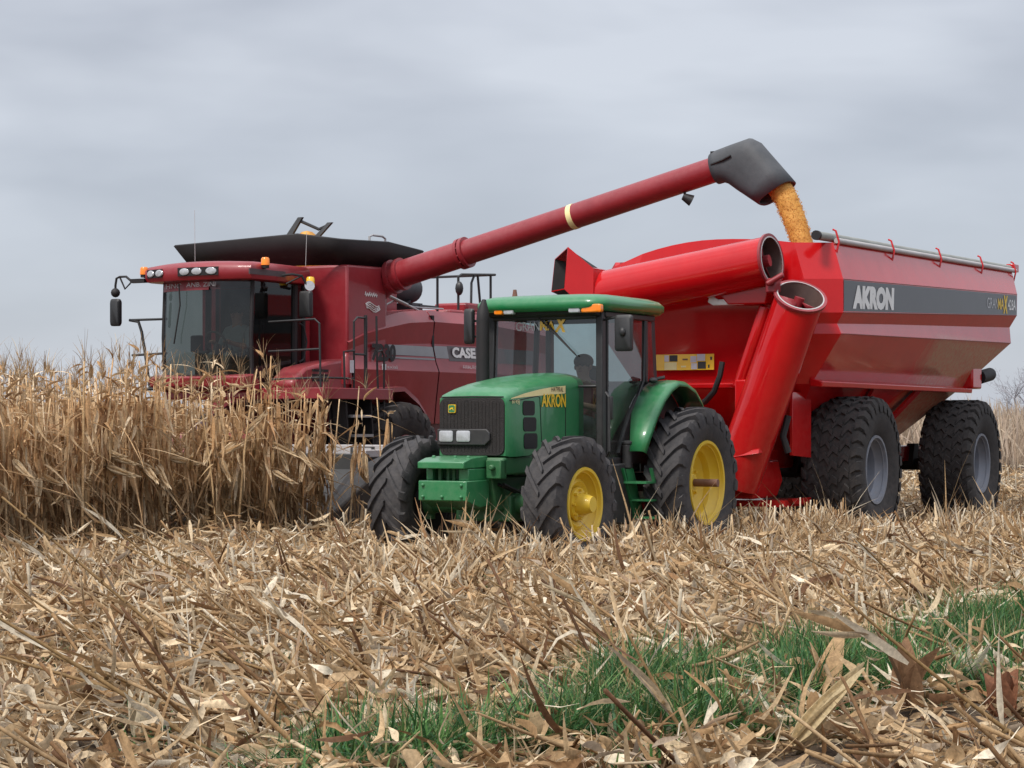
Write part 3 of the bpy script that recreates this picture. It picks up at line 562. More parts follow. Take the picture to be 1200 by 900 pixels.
    q = MB(); q.tube([(2.3, -.5, 1.1), (3.0, -.05, .62), (3.75, -.42, .50)], .07, 10); q.tube([(2.3, .5, 1.1), (3.0, .05, .62)], .07, 10); q.box(1.5, 2.4, -.5, .5, .95, 1.12); part('drawbar', q, 'cart_red', c)
    # rear work light arm
    q = MB(); q.box(-5.7, -5.2, 1.15, 1.36, 2.08, 2.42); q.prism([(-5.45, 2.42), (-5.25, 2.42), (-5.30, 2.62), (-5.42, 2.62)], 'y', 1.16, 1.35); br = part('rear_bracket', q, 'cart_red', c, bevel=.03)
    q = MB(); q.tube([(-5.75, 1.3, 2.26), (-6.35, 1.3, 2.32)], .105, 14); q.ball((-6.35, 1.3, 2.32), .105, 12, 8); part('rear_pipe', q, 'matt_black', br)
    # --- folding auger
    rad = .30
    def cut_tube(mb, base, ax, r_, center, Nn, n=36, wall=.97):
        ax = Vector(ax).normalized(); Nn = Vector(Nn).normalized(); base = Vector(base); cen = Vector(center)
        u = ax.orthogonal().normalized(); w = ax.cross(u); r0 = []; r1 = []; r2 = []; r3 = []
        for i in range(n):
            a = 2 * math.pi * i / n; o = u * math.cos(a) + w * math.sin(a)
            def hit(rr):
                p = base + o * rr; return p + ax * ((cen - p).dot(Nn) / ax.dot(Nn))
            r0.append(base + o * r_); r1.append(hit(r_)); r2.append(hit(r_ * .93)); r3.append(hit(r_ * .93) - ax * .35)
        mb.loft([r0, r1], True, False)
        return r1, r2, r3, u, w
    # lower section, rising from the sump to the hinge
    b0, ce = Vector((1.985, .40, .80)), Vector((2.10, 1.30, 3.10)); N1 = Vector((.42, .42, .80))
    mb = MB(); r1, r2, r3, u, w = cut_tube(mb, b0, ce - b0, rad, ce, N1); lo = part('lower_auger', mb, 'cart_red', c, sharp=50)
    def flange(parent, r1, r2, r3, Nn, cen):
        Nn = Nn.normalized(); o1 = [cen + (p - cen) * 1.10 for p in r1]
        mb = MB(); mb.loft([[p - Nn * .02 for p in o1], [p + Nn * .012 for p in o1], [p + Nn * .012 for p in r2], [p - Nn * .02 for p in r2]], False, False); f = part('flange', mb, 'auger_red', parent)
        mb = MB(); mb.loft([[p + Nn * .014 for p in [cen + (p - cen) * .985 for p in r1]], [p + Nn * .016 for p in r2], [p - Nn * .01 for p in r2]], False, False); part('gasket', mb, 'pale_metal', f)
        mb = MB(); mb.loft([r2, r3], False, True); part('bore', mb, 'bore_steel', parent)
    flange(lo, r1, r2, r3, N1, ce)
    d = (ce - b0).normalized(); q = MB(); q.tube([ce - d * .45, ce - d * .02], .06, 10)
    for k, a in enumerate((0.4, 2.5, 4.6)):
        v = (u * math.cos(a) + w * math.sin(a)) * .27; v2 = (u * math.cos(a + .9) + w * math.sin(a + .9)) * .27; q.add([ce - d * .06, ce - d * .06 + v, ce - d * .20 + v2, ce - d * .20], [(0, 1, 2, 3)])
    part('flighting', q, 'auger_red', lo, solid=.012)
    # upper section folded across the front of the tank
    ce2 = Vector((2.12, .93, 3.55)); e2 = Vector((2.22, -1.45, 3.16)); N2 = Vector((.10, .99, .10))
    mb = MB(); r1, r2, r3, u, w = cut_tube(mb, e2, ce2 - e2, rad, ce2, N2); up_ = part('upper_auger', mb, 'cart_red', c, sharp=50)
    flange(up_, r1, r2, r3, N2, ce2)
    d = (ce2 - e2).normalized(); q = MB(); q.tube([ce2 - d * .45, ce2 - d * .02], .07, 10)
    for k, a in enumerate((1.0, 3.1, 5.2)):
        v = (u * math.cos(a) + w * math.sin(a)) * .25; v2 = (u * math.cos(a + .8) + w * math.sin(a + .8)) * .25; q.add([ce2 - d * .1, ce2 - d * .1 + v, ce2 - d * .25 + v2, ce2 - d * .25], [(0, 1, 2, 3)])
    part('flighting', q, 'auger_red', up_, solid=.012)
    q = MB(); q.tube([(2.36, .96, 3.24), (2.30, 1.16, 3.36)], .035, 10); q.box(2.12, 2.30, .92, 1.06, 3.14, 3.32); part('hinge', q, 'auger_red', c, bevel=.02)
    # discharge spout (square hood) on the folded end
    q = MB()
    def rect(y, z, hx, hz, tilt): return [(2.22 + sx * hx, y + sz * hz * tilt, z + sz * hz) for sx, sz in ((1, 1), (-1, 1), (-1, -1), (1, -1))]
    mouth = [(2.50, -1.65, 3.785), (2.12, -2.03, 3.67), (2.12, -2.08, 3.25), (2.50, -1.70, 3.25)]; mc = sum((Vector(p) for p in mouth), Vector()) / 4
    inn = [tuple(mc + (Vector(p) - mc) * .95) for p in mouth]; deep = rect(-1.5, 3.28, .24, .26, .1)
    q.loft([rect(-1.28, 3.20, .31, .30, 0), mouth, inn], True, False); ds_ = q; dk = MB(); dk.loft([inn, deep], False, True)
    part('spout_bore', dk, 'matt_black', up_)
    part('discharge_spout', q, 'cart_red', up_, sharp=25)
    q = MB(); q.prism([(.70, 3.12), (.56, 3.02), (.15, 3.02), (.08, 3.06), (.10, 3.16), (.22, 3.09)], 'x', 2.05, 2.09); part('spout_rest', q, 'white', c, bevel=.01)
    q = MB(); q.hexa([(1.9, .35, 3.02), (2.1, .35, 3.02), (2.1, .85, 3.02), (1.9, .85, 3.02), (1.9, .15, 3.25), (2.1, .15, 3.25), (2.1, .9, 3.25), (1.9, .9, 3.25)]); part('fold_saddle', q, 'cart_red', c, bevel=.02)
    q = MB(); q.tube([(1.9, .42, 2.0), (1.95, .80, 3.0)], .09, 8); q.box(1.66, 2.0, .40, .62, 1.55, 2.1); part('auger_support', q, 'cart_red', c, bevel=.02)
    # sump and skirts at the foot
    q = MB(); q.prism([(.20, .62), (.62, .62), (.70, .84), (.64, 1.1), (.20, 1.1), (.12, .84)], 'x', 1.1, 1.95); part('sump', q, 'cart_red', c, bevel=.03)
    q = MB(); q.hexa([(2.1, .36, 1.12), (2.32, .36, 1.12), (2.30, .84, 1.19), (2.05, .84, 1.19), (2.1, .34, 1.16), (2.28, .34, 1.16), (2.26, .82, 1.25), (2.05, .82, 1.25)]); part('sump_flange', q, 'cart_red', c, bevel=.01)
    q = MB(); q.hexa([(.9, .95, .55), (1.5, .95, .55), (1.5, 1.0, .55), (.9, 1.0, .55), (.9, .95, .62), (1.6, .95, .62), (1.6, 1.0, .62), (.9, 1.0, .62)]); q.box(.7, 1.7, -.5, .95, .52, .6); part('lower_frame', q, 'cart_red', c)
    q = MB(); q.tube([(1.95, .22, 2.32), (1.98, .20, 2.15), (1.98, .12, 1.95), (1.9, -.02, 1.84), (1.8, -.10, 1.82)], .038, 8); part('hose', q, 'matt_black', c); q = MB(); q.tube([(1.85, 1.05, 1.65), (1.9, 1.0, 1.4), (1.85, 1.05, 1.2)], .045, 8); part('hose', q, 'matt_black', c)
    # warning stickers on the front wall
    xs = 1.61
    def sheetx(y0, y1, z0, z1, mat, nm, dx=0):
        z0 -= 0; X0 = xs + dx + .035; return part(nm, MB().box(X0 - .006, X0, y0, y1, z0, z1), mat, c)
    sheetx(-1.0, -.02, 2.235, 2.435, 'amber', 'warning_sticker')
    for y0, y1, z0, z1, mt in ((-.70, -.64, 2.345, 2.425, 'sticker_white'), (-.63, -.52, 2.345, 2.425, 'interior'), (-.34, -.26, 2.33, 2.41, 'sticker_white'), (-.25, -.14, 2.35, 2.435, 'sticker_white'), (-.33, -.25, 2.245, 2.32, 'sticker_white'), (-.24, -.13, 2.25, 2.34, 'interior'), (-.70, -.53, 2.24, 2.335, 'cream'), (-.47, -.40, 2.27, 2.29, 'cream'), (-.10, -.08, 2.26, 2.30, 'interior'), (-.07, -.045, 2.36, 2.40, 'interior'), (-.45, -.38, 2.36, 2.38, 'rust')):
        sheetx(y0, y1, z0, z1, mt, 'sticker_panel', .004)
    return c
cart = build_cart()

# ================================================================== COMBINE HARVESTER
def build_combine():
    k = thing('combine_harvester', 'dusty red combine harvester with its long unloading auger swung out', 'combine', *FK)
    wheel_set(k, [(0, 1.42, 1, 0), (0, -1.42, -1, 0)], .94, .72, .42, .2, .05, 20, 'ag', 'rubber_dusty', 'combine_red', 'combine_red', .16, .08)
    wheel_set(k, [(-3.7, 1.3, 1, 0), (-3.7, -1.3, -1, 0)], .66, .45, .31, .12, .04, 18, 'ag', 'rubber_dusty', 'combine_red', 'combine_red', .11, .06)
    q = MB(); q.tube([(0, -1.1, .94), (0, 1.1, .94)], .17, 12); q.box(-.25, .25, -.9, .9, .75, 1.3); part('axle', q, 'matt_black', k); q = MB(); q.tube([(-3.7, -1.1, .66), (-3.7, 1.1, .66)], .09, 10); part('axle', q, 'matt_black', k)
    # core body between the side shields
    q = MB(); q.prism([(1.0, 1.45), (-1.5, 1.15), (-4.6, 1.15), (-5.2, 1.7), (-5.2, 2.7), (-4.4, 3.22), (-1.0, 3.22), (1.0, 3.2)], 'y', -1.2, 1.2); part('body', q, 'combine_red', k, bevel=.03)
    # grain tank
    q = MB(); q.prism([(1.05, 2.30), (1.05, 3.90), (.0, 3.92), (.0, 2.7), (.45, 2.3)], 'y', -1.35, 1.36)
    q.prism([(0.0, 2.8), (0.0, 3.92), (-1.2, 3.92), (-1.2, 2.8)], 'y', -1.3, .78); tk = part('grain_tank', q, 'combine_red', k, bevel=.035)
    # folding tank extension: flared black collar
    q = MB()
    low = [(1.38, -1.25, 3.90), (1.25, .85, 3.90), (1.06, 1.20, 3.90), (-.1, 1.27, 3.90), (-.85, 1.2, 3.90), (-1.15, -1.2, 3.90)]
    top = [(1.62, -1.42, 4.25), (1.60, .85, 4.33), (1.30, 1.42, 4.25), (.15, 1.50, 4.29), (-.88, 1.46, 4.23), (-1.6, -1.5, 4.26)]
    lowd, topd = [], []
    for ring_, dst in ((low, lowd), (top, topd)):
        for i in range(6):
            a, b_ = ring_[i], ring_[(i + 1) % 6]
            for t in (0, .33, .67): dst.append(tuple(lerp(a[j], b_[j], t) for j in range(3)))
    q.loft([lowd, topd], False, False); part('tank_extension', q, 'matt_black', tk, solid=.03, sharp=6)
    q = MB(); q.ball((.2, 0, 3.95), (.8, .95, .36), 24, 10); part('grain_heap', q, 'grain', tk)
    q = MB()
    q.hexa([(.95, .10, 4.25), (1.0, .10, 4.25), (1.0, .22, 4.25), (.95, .22, 4.25), (.80, .32, 4.66), (.85, .32, 4.66), (.85, .40, 4.66), (.80, .40, 4.66)])
    q.hexa([(.75, .45, 4.25), (.80, .45, 4.25), (.80, .55, 4.25), (.75, .55, 4.25), (.60, .72, 4.58), (.65, .72, 4.58), (.65, .80, 4.58), (.60, .80, 4.58)]); q.tube([(.82, .36, 4.60), (.7, .6, 4.48), (.62, .74, 4.55)], .025, 6)
    bb = part('tank_filling_chute', q, 'black', k); q = MB(); q.ball((.75, .42, 4.33), (.16, .16, .13), 12, 6); part('corn_pile', q, 'grain', bb)
    q = MB(); q.tube([(.30, 1.25, 4.27), (.30, 1.25, 4.37), (.22, 1.25, 4.40), (-.05, 1.25, 4.40), (-.13, 1.25, 4.37), (-.13, 1.25, 4.25)], .018, 8); part('tank_handle', q, 'steel', k)
    # tank logo: two small waved lines of white lettering strokes
    q = MB()
    for j in range(4):
        x0 = .58 - .01 * j; z0 = 3.34 - .028 * j
        pts = [(x0 - u, 1.368, z0 + .03 * math.sin(u * 16 + j * .4)) for u in [.0, .06, .12, .18, .24, .30, .36]]
        q.tube(pts, .0085, 5)
    for j in range(6):
        x0 = .60 - .055 * j; q.tube([(x0, 1.368, 3.47), (x0 - .02, 1.368, 3.52 - .01 * (j % 2)), (x0 - .035, 1.368, 3.455), (x0 - .055, 1.368, 3.49)], .007, 5)
    part('tank_emblem', q, 'white', tk)
    # --- side shields, creased panels with a gap between front and rear door
    prof = [(3.30, 1.22), (3.12, 1.385), (2.79, 1.345), (2.52, 1.405), (2.36, 1.47), (1.95, 1.42), (1.55, 1.38)]   # (z, y)
    def yz(z):
        for (z0, y0), (z1, y1) in zip(prof, prof[1:]):
            if z1 <= z <= z0: return lerp(y1, y0, (z - z1) / (z0 - z1))
        return prof[0][1] if z > prof[0][0] else prof[-1][1]
    def top_z(x):   # shoulder line falls towards the cab
        pts = [(-5.1, 3.2), (-3.3, 3.335), (-1.3, 3.335), (-.6, 3.28), (.0, 3.16), (.6, 3.02), (1.2, 2.78), (1.9, 2.62)]
        for (x0, z0), (x1, z1) in zip(pts, pts[1:]):
            if x0 <= x <= x1: return lerp(z0, z1, (x - x0) / (x1 - x0))
        return pts[-1][1]
    def bot_z(x):
        pts = [(-5.1, 1.75), (-4.4, 1.25), (-1.3, 1.5), (-1.05, 1.62), (-.6, 1.92), (0, 2.05), (.6, 2.02), (1.9, 2.0)]
        for (x0, z0), (x1, z1) in zip(pts, pts[1:]):
            if x0 <= x <= x1: return lerp(z0, z1, (x - x0) / (x1 - x0))
        return 2.0
    def shield(xa, xb, s_, nm):
        n = max(4, int(abs(xb - xa) / .12)); rows = []
        for i in range(n + 1):
            x = lerp(xa, xb, i / n); tz, bz_ = top_z(x), bot_z(x); dz = 3.30 - tz; row = []
            for z, y in prof:
                zz = z - dz * max(0, (z - 2.36)) / .94
                zz = min(max(zz, bz_ - .001), tz); row.append((x, y * s_ if z < 3.2 else (y * s_), zz))
            row = [(x, (row[0][1] - .25 * s_), row[0][2] + .02)] + row + [(x, row[-1][1] - .15 * s_, row[-1][2] - .01)]
            rows.append(row)
        q = MB(); q.grid(rows); return part(nm, q, 'combine_red', k, sharp=16)
    for s_ in (1, -1):
        f = shield(1.05, -1.315, s_, 'front_shield'); b_ = shield(-1.345, -5.1, s_, 'rear_shield')
        if s_ > 0: fs, rs = f, b_
        q = MB(); q.box(-1.36, -1.30, 1.10 * s_ if s_ > 0 else -1.36, 1.36 if s_ > 0 else -1.10, 1.55, 3.25); part('door_seal', q, 'matt_black', k)
        if s_ > 0:
            def strip(x0, x1, za, zb, mat, par, off=.006):
                rows = []
                for x in (x0, x1): rows.append([(x, yz(z) + off, z) for z in (lerp(za, zb, j / 4) for j in range(5))])
                q = MB(); q.grid(rows); return part('stripe', q, mat, par)
            strip(-.05, -1.31, 2.60, 2.755, 'decal_silver', fs); strip(.05, -1.31, 2.545, 2.57, 'decal_silver', fs)
            strip(-1.35, -1.74, 2.58, 2.775, 'decal_silver', rs); strip(-1.74, -4.6, 2.545, 2.785, 'decal_dark', rs)
            text('7230', 'matt_black', fs, (.50, 1.43, 2.49), (-1, 0, 0), (0, -.12, .99), .68, .27, shear=.25, bold=.05)
            q = MB(); q.box(.28, .18, 1.462, 1.475, 2.36, 2.45); part('sticker', q, 'grey_white', fs)
            text('axial', 'pale_metal', fs, (.14, 1.468, 2.385), (-1, 0, 0), (0, -.2, .98), .28, .05)
            text('CASE', 'white', rs, (-1.84, 1.405, 2.60), (-1, 0, 0), (0, -.1, .995), .72, .17, bold=.05)
            text('AXIAL-FLOW', 'pale_metal', rs, (-2.05, 1.475, 2.43), (-1, 0, 0), (0, -.35, .93), .58, .06)
    # wheel-arch trim
    q = MB(); q.loft([[(.75, 1.2, 2.02), (.75, 1.62, 2.0), (.75, 1.62, 2.07), (.75, 1.2, 2.09)], [(-.1, 1.2, 2.06), (-.1, 1.62, 2.04), (-.1, 1.62, 2.11), (-.1, 1.2, 2.13)], [(-.55, 1.2, 1.86), (-.55, 1.60, 1.84), (-.50, 1.60, 1.93), (-.50, 1.2, 1.95)], [(-1.05, 1.2, 1.58), (-1.05, 1.5, 1.56), (-.98, 1.5, 1.64), (-.98, 1.2, 1.66)]]); part('wheel_arch', q, 'combine_red', k, sharp=30)
    q = MB(); q.box(.65, 1.15, 1.60, 1.64, 1.96, 2.05); part('reflector_strip', q, 'amber', k)
    # --- cab
    q = MB(); q.box(1.30, 2.75, -.72, .86, 1.90, 2.02); q.box(1.25, 1.45, -.70, .84, 1.9, 3.6); cabb = part('cab_shell', q, 'combine_red', k, bevel=.03)
    q = MB(); q.box(1.451, 1.47, -.66, .80, 2.03, 3.56); part('cab_lining', q, 'interior', cabb)
    q = MB(); q.prism([(2.60, 2.0), (2.95, 2.08), (2.98, 2.22), (2.75, 2.26), (2.60, 2.16)], 'y', -.80, .92); part('cab_sill', q, 'combine_red', k, bevel=.02)
    # bowed windshield
    def wx(y): return 2.93 - .22 * ((y - .07) / .79) ** 2
    ys = [lerp(-.72, .86, i / 8) for i in range(9)]
    q = MB(); q.grid([[(wx(y) - .02, y, 2.05), (wx(y) + .03, y, 2.8), (wx(y) - .01, y, 3.60)] for y in ys]); ws = part('windshield', q, 'glass_dark', k)
    q = MB(); q.grid([[(wx(y) + .022, y, 3.46), (wx(y) + .004, y, 3.585)] for y in ys[:6]]); wb = part('sunstrip', q, 'auger_red', ws)
    text('HNO', 'pale_metal', wb, (wx(-.5) + .035, -.58, 3.50), (.16, .98, 0), (-.1, 0, .99), .34, .07); text('ANB. ZINI', 'pale_metal', wb, (wx(0) + .03, -.12, 3.505), (0, 1, 0), (-.1, 0, .99), .52, .065)
    for s_, y in ((1, .86), (-1, -.72)):
        q = MB(); q.sheet([(1.46, y, 2.03), (2.70, y, 2.05), (2.70, y, 3.58), (1.46, y, 3.58)]); dg_ = part('door_glass', q, 'glass_dark', k)
        q = MB(); q.tube([(1.46, y, 2.05), (1.46, y, 3.58)], .035, 6); q.tube([(1.70, y, 2.05), (1.68, y, 3.58)], .05, 6); q.tube([(2.70, y, 2.05), (2.73, y, 2.8), (2.69, y, 3.60)], .03, 8); q.tube([(1.46, y, 2.06), (2.70, y, 2.06)], .03, 6); part('door_frame', q, 'matt_black', dg_)
    q = MB(); q.tube([(1.62, .90, 2.45), (1.55, .93, 2.5), (1.5, .95, 2.75), (1.55, .93, 2.98), (1.62, .90, 3.02)], .014, 6); part('grab_handle', q, 'black', k)
    q = MB(); q.tube([(wx(-.2) + .06, -.25, 3.56), (wx(-.25) + .08, -.22, 3.25), (wx(-.3) + .08, -.34, 2.7)], .012, 6); part('wiper', q, 'matt_black', k)
    # roof
    def rsec(z, g_, cr=0):
        pts = []
        for y in [lerp(-.90, .98, i / 10) for i in range(11)]:
            t = (y - .04) / .94; pts.append((3.05 + g_ - .17 * t * t, y * (1 + g_ * .5), z + cr * (1 - t * t)))
        pts += [(2.4, .99 + g_ * .5, z), (1.45, .96 + g_ * .5, z), (1.25, .8, z), (1.25, -.7, z), (1.45, -.88 - g_ * .5, z), (2.4, -.91 - g_ * .5, z)]
        return pts
    q = MB(); q.loft([rsec(3.59, -.06), rsec(3.60, .0), rsec(3.66, .03), rsec(3.76, .03, .01), rsec(3.82, -.02, .015), rsec(3.85, -.15, .02)]); rf = part('cab_roof', q, 'combine_red', k, sharp=45)
    def fx(y): t = (y - .04) / .94; return 3.08 - .17 * t * t
    def lamp_panel(ya, yb, lamps):
        q = MB(); ysx = [lerp(ya, yb, i / 6) for i in range(7)]
        q.loft([[(fx(y) + .008, y, 3.655), (fx(y) + .012, y, 3.775), (fx(y) - .05, y, 3.775), (fx(y) - .05, y, 3.655)] for y in ysx]); pn = part('lamp_panel', q, 'matt_black', rf)
        for y in lamps:
            q = MB(); pr = [(.085 * math.cos(2 * math.pi * i / 18), .05 * math.sin(2 * math.pi * i / 18)) for i in range(18)]
            q.loft([[(fx(y + a) + d_, y + a * f_, 3.715 + c * f_) for a, c in pr] for d_, f_ in ((.005, 1), (.02, 1), (.028, .8))]); part('roof_lamp', q, 'clear_lens', pn)
    lamp_panel(-.86, -.50, (-.76, -.56)); lamp_panel(-.18, .52, (-.05, .17, .41))
    q = MB(); q.box(2.1, 2.95, .985, 1.005, 3.66, 3.74); part('roof_trim', q, 'decal_dark', rf)
    for (x, y, z) in ((2.85, -.98, 3.72), (2.62, 1.03, 3.80), (1.62, 1.10, 3.58)):
        q = MB(); q.lathe([(0, .001), (0, .065), (.09, .06), (.11, .045), (.115, .001)], 16); q.v = [(x + a, y + c, z + b_) for a, b_, c in q.v]; bc = part('beacon', q, 'orange_lens' if x > 2 else 'amber', k)
        q = MB(); q.lathe([(-.04, .001), (-.04, .055), (.0, .055)], 12); q.v = [(x + a, y + c, z + b_) for a, b_, c in q.v]; q.tube([(x, y, z - .03), (x, y - .12 * (1 if y > 0 else -1), z - .05)], .02, 6); part('beacon_base', q, 'matt_black', bc)
    q = MB(); q.tube([(2.0, -.72, 3.8), (2.0, -.73, 4.72)], .0035, 5); part('antenna', q, 'pale_metal', k)
    q = MB(); q.tube([(1.6, 1.0, 3.85), (1.6, 1.02, 4.35)], .004, 5); part('antenna', q, 'pale_metal', k)
    # mirrors
    q = MB(); q.box(2.85, 2.93, -1.18, -.92, 3.60, 3.66); q.tube([(2.9, -1.18, 3.63), (2.9, -1.28, 3.70), (2.9, -1.40, 3.70), (2.9, -1.46, 3.68), (2.9, -1.48, 3.58), (2.9, -1.48, 3.48)], .018, 6); q.tube([(2.9, -1.40, 3.70), (2.9, -1.30, 3.52), (2.9, -1.20, 3.60)], .014, 6); q.ball((2.9, -1.48, 3.47), .07, 10, 6); am = part('mirror_arm', q, 'matt_black', k)
    q = MB(); pr = rrect(.085, .20, .04, 4); q.loft([[(2.9 + d, -1.47 + a * f_, 3.18 + c * f_) for a, c in pr] for d, f_ in ((-.04, .9), (-.02, 1), (.03, 1), (.05, .85))]); part('mirror', q, 'black', am)
    q = MB(); q.tube([(2.2, .98, 3.68), (2.1, 1.12, 3.70), (2.0, 1.22, 3.68), (1.95, 1.25, 3.58), (1.95, 1.25, 3.45)], .018, 6); q.tube([(2.0, 1.22, 3.68), (2.15, 1.05, 3.56)], .014, 6); am = part('mirror_arm', q, 'matt_black', k)
    q = MB(); pr = rrect(.10, .19, .03, 4); q.loft([[(1.95 + d, 1.26 + a * f_, 3.27 + c * f_) for a, c in pr] for d, f_ in ((-.04, .9), (-.02, 1), (.03, 1), (.05, .85))]); part('mirror', q, 'black', am)
    q = MB(); q.tube([(1.85, 1.22, 3.52), (1.92, 1.30, 3.54)], [.03, .075], 14); part('side_lamp', q, 'clear_lens', k)
    # cab interior
    q = MB(); q.prism([(1.75, 2.02), (2.15, 2.02), (2.15, 2.42), (1.80, 2.46)], 'y', -.20, .30); q.prism([(1.70, 2.42), (1.85, 2.42), (1.72, 3.05), (1.62, 3.05)], 'y', -.18, .28); q.box(1.66, 1.76, -.08, .18, 3.05, 3.22); part('seat', q, 'interior', k, bevel=.03)
    q = MB(); rg = [(2.48 + .18 * .5 * math.cos(a), .05 + .18 * math.sin(a), 2.72 + .16 * math.cos(a)) for a in [2 * math.pi * i / 20 for i in range(21)]]; q.tube(rg, .016, 6, False); q.tube([(2.48, .05, 2.70), (2.62, .05, 2.03)], .04, 8); part('steering_wheel', q, 'interior', k)
    q = MB(); q.box(2.0, 2.3, -.50, -.28, 2.03, 2.62); q.box(2.2, 2.25, -.62, -.40, 2.6, 2.85); part('console', q, 'interior', k, bevel=.03)
    # --- platform, rails, ladder on the left
    q = MB(); q.box(.75, 2.55, .88, 1.95, 1.97, 2.03); q.box(.75, 2.55, 1.90, 1.97, 1.90, 2.06); q.box(2.50, 2.56, .9, 1.95, 1.9, 2.06); part('platform', q, 'combine_red', k, bevel=.01)
    q = MB(); q.prism([(.95, 2.03), (2.40, 2.03), (2.40, 2.16), (2.1, 2.36), (1.5, 2.46), (.95, 2.52)], 'y', .92, 1.36); bx_ = part('battery_cover', q, 'combine_red', k, bevel=.05)
    q = MB()
    for z in (2.18, 2.25, 2.32): q.box(1.55, 1.95, 1.362, 1.372, z - .018, z + .018)
    part('cover_louvres', q, 'matt_black', bx_)
    q = MB(); r_ = .016
    q.tube([(2.50, 1.0, 3.00), (2.50, 1.80, 3.02), (2.50, 1.88, 2.96), (2.50, 1.90, 2.06)], r_, 8); q.tube([(2.50, 1.0, 2.58), (2.50, 1.89, 2.60)], r_, 8); q.tube([(2.50, 1.0, 2.18), (2.50, 1.89, 2.20)], r_, 8)
    q.tube([(1.70, 1.92, 2.06), (1.70, 1.92, 3.02), (1.62, 1.92, 3.08), (1.42, 1.92, 3.08)], r_, 8); q.tube([(1.40, 1.92, 1.98), (1.40, 1.92, 3.12)], .027, 8); q.tube([(1.70, 1.92, 2.55), (1.40, 1.92, 2.55)], r_, 8)
    q.tube([(1.05, 1.92, 1.5), (1.10, 1.92, 2.4), (1.12, 1.92, 3.12)], r_, 8); q.tube([(1.12, 1.92, 2.60), (.98, 1.92, 2.62), (.92, 1.92, 2.55), (.92, 1.92, 1.6)], r_, 8); q.tube([(2.50, 1.9, 2.20), (1.70, 1.92, 2.20)], r_, 8)
    q.tube([(1.95, 1.93, 2.06), (1.97, 1.93, 2.58), (1.70, 1.93, 2.60)], r_, 8)
    part('handrail', q, 'black', k)
    q = MB(); q.tube([(1.80, 1.86, 2.12), (1.80, 1.86, 2.50), (1.80, 1.86, 2.56)], [.075, .075, .03], 14); ex = part('fire_extinguisher', q, 'auger_red', k); q = MB(); q.box(1.73, 1.82, 1.93, 1.94, 2.28, 2.46); part('extinguisher_label', q, 'sticker_white', ex)
    q = MB(); q.tube([(2.60, -1.08, 2.06), (2.62, -1.15, 2.55), (2.62, -1.22, 2.90), (2.62, -1.28, 3.05), (2.62, -1.45, 3.08)], .022, 8); q.tube([(2.62, -1.40, 2.56), (2.62, -.75, 2.58)], .018, 8); q.tube([(2.62, -1.35, 2.06), (2.62, -.75, 2.06)], .022, 8); q.tube([(2.62, -1.45, 3.08), (2.62, -.75, 3.08)], .018, 8); part('handrail', q, 'black', k)
    q = MB()
    for x, z in ((1.60, 1.96), (1.55, 1.66), (1.50, 1.38)): q.box(x - .26, x + .22, 1.66, 1.95, z - .02, z + .02)
    st = part('ladder', q, 'steel', k); q = MB()
    for x in (1.22, 1.86): q.hexa([(x - .08, 1.66, 1.25), (x - .04, 1.66, 1.25), (x - .04, 1.9, 1.25), (x - .08, 1.9, 1.25), (x, 1.66, 2.0), (x + .04, 1.66, 2.0), (x + .04, 1.9, 2.0), (x, 1.9, 2.0)])
    q.box(1.2, 1.9, 1.62, 1.65, 1.25, 1.96); part('ladder_side', q, 'matt_black', st)
    q = MB(); q.box(1.58, 1.80, 1.655, 1.66, 1.48, 1.62); part('ladder_sticker', q, 'cream', st)
    # --- engine deck behind the tank
    q = MB(); q.tube([(-.75, .55, 3.72), (-1.7, .55, 3.72), (-1.95, .55, 3.72), (-2.0, .55, 3.72)], [.22, .22, .22, .14], 20); q.tube([(-1.3, .55, 3.3), (-1.3, .55, 3.6)], .08, 10); q.tube([(-1.75, .6, 3.3), (-1.75, .6, 3.55)], .06, 10); q.box(-1.9, -1.6, .4, .8, 3.3, 3.48); part('air_cleaner', q, 'spout_rubber', k)
    q = MB(); r_ = .022
    for pts in ([(-2.35, .8, 3.25), (-2.35, .8, 4.02)], [(-2.0, .8, 3.98), (-2.35, .8, 4.02)], [(-1.8, .8, 3.44), (-2.35, .8, 3.44)]): q.tube(pts, r_, 6)
    part('deck_rail', q, 'black', k); q = MB()
    for pts in ([(-3.0, .8, 3.25), (-3.0, .8, 3.98), (-3.1, .8, 4.02), (-4.2, .8, 4.08)], [(-3.4, .8, 3.3), (-3.42, .8, 3.9), (-3.52, .8, 4.04)], [(-3.75, .8, 3.3), (-3.62, .8, 4.05)], [(-4.05, .8, 3.3), (-4.05, .8, 4.07)], [(-3.0, -.6, 3.25), (-3.0, -.6, 4.02), (-4.2, -.6, 4.08), (-4.2, .8, 4.08)]): q.tube(pts, r_, 6)
    q.ball((-2.95, .85, 3.78), (.07, .07, .12), 8, 6); part('deck_rail', q, 'black', k)
    q = MB(); q.box(-2.6, -4.3, -.9, .9, 3.2, 3.42); q.box(-3.2, -3.9, .2, .85, 3.40, 3.56); part('engine_cover', q, 'auger_red', k, bevel=.04)
    q = MB(); q.tube([(-.3, 1.1, 3.55), (-.9, 1.15, 3.40)], .03, 8); q.tube([(-.9, 1.15, 3.40), (-1.3, 1.17, 3.30)], .018, 8); q.tube([(-.25, 1.0, 3.3), (-.6, 1.1, 3.45), (-1.2, 1.1, 3.38), (-2.2, 1.0, 3.40)], .015, 6); part('auger_ram', q, 'steel', k)
    q = MB(); q.tube([(-4.65, .9, 3.2), (-4.7, .9, 3.6), (-4.7, .9, 3.85)], [.12, .07, .03], 8); part('tail_stack', q, 'rust', k)
    # --- unloading auger: elbow, tube with two clamps, rubber spout
    A, B = Vector((-.1, 1.25, 3.74)), Vector((-.1, 6.86, 5.12)); d = (B - A).normalized()
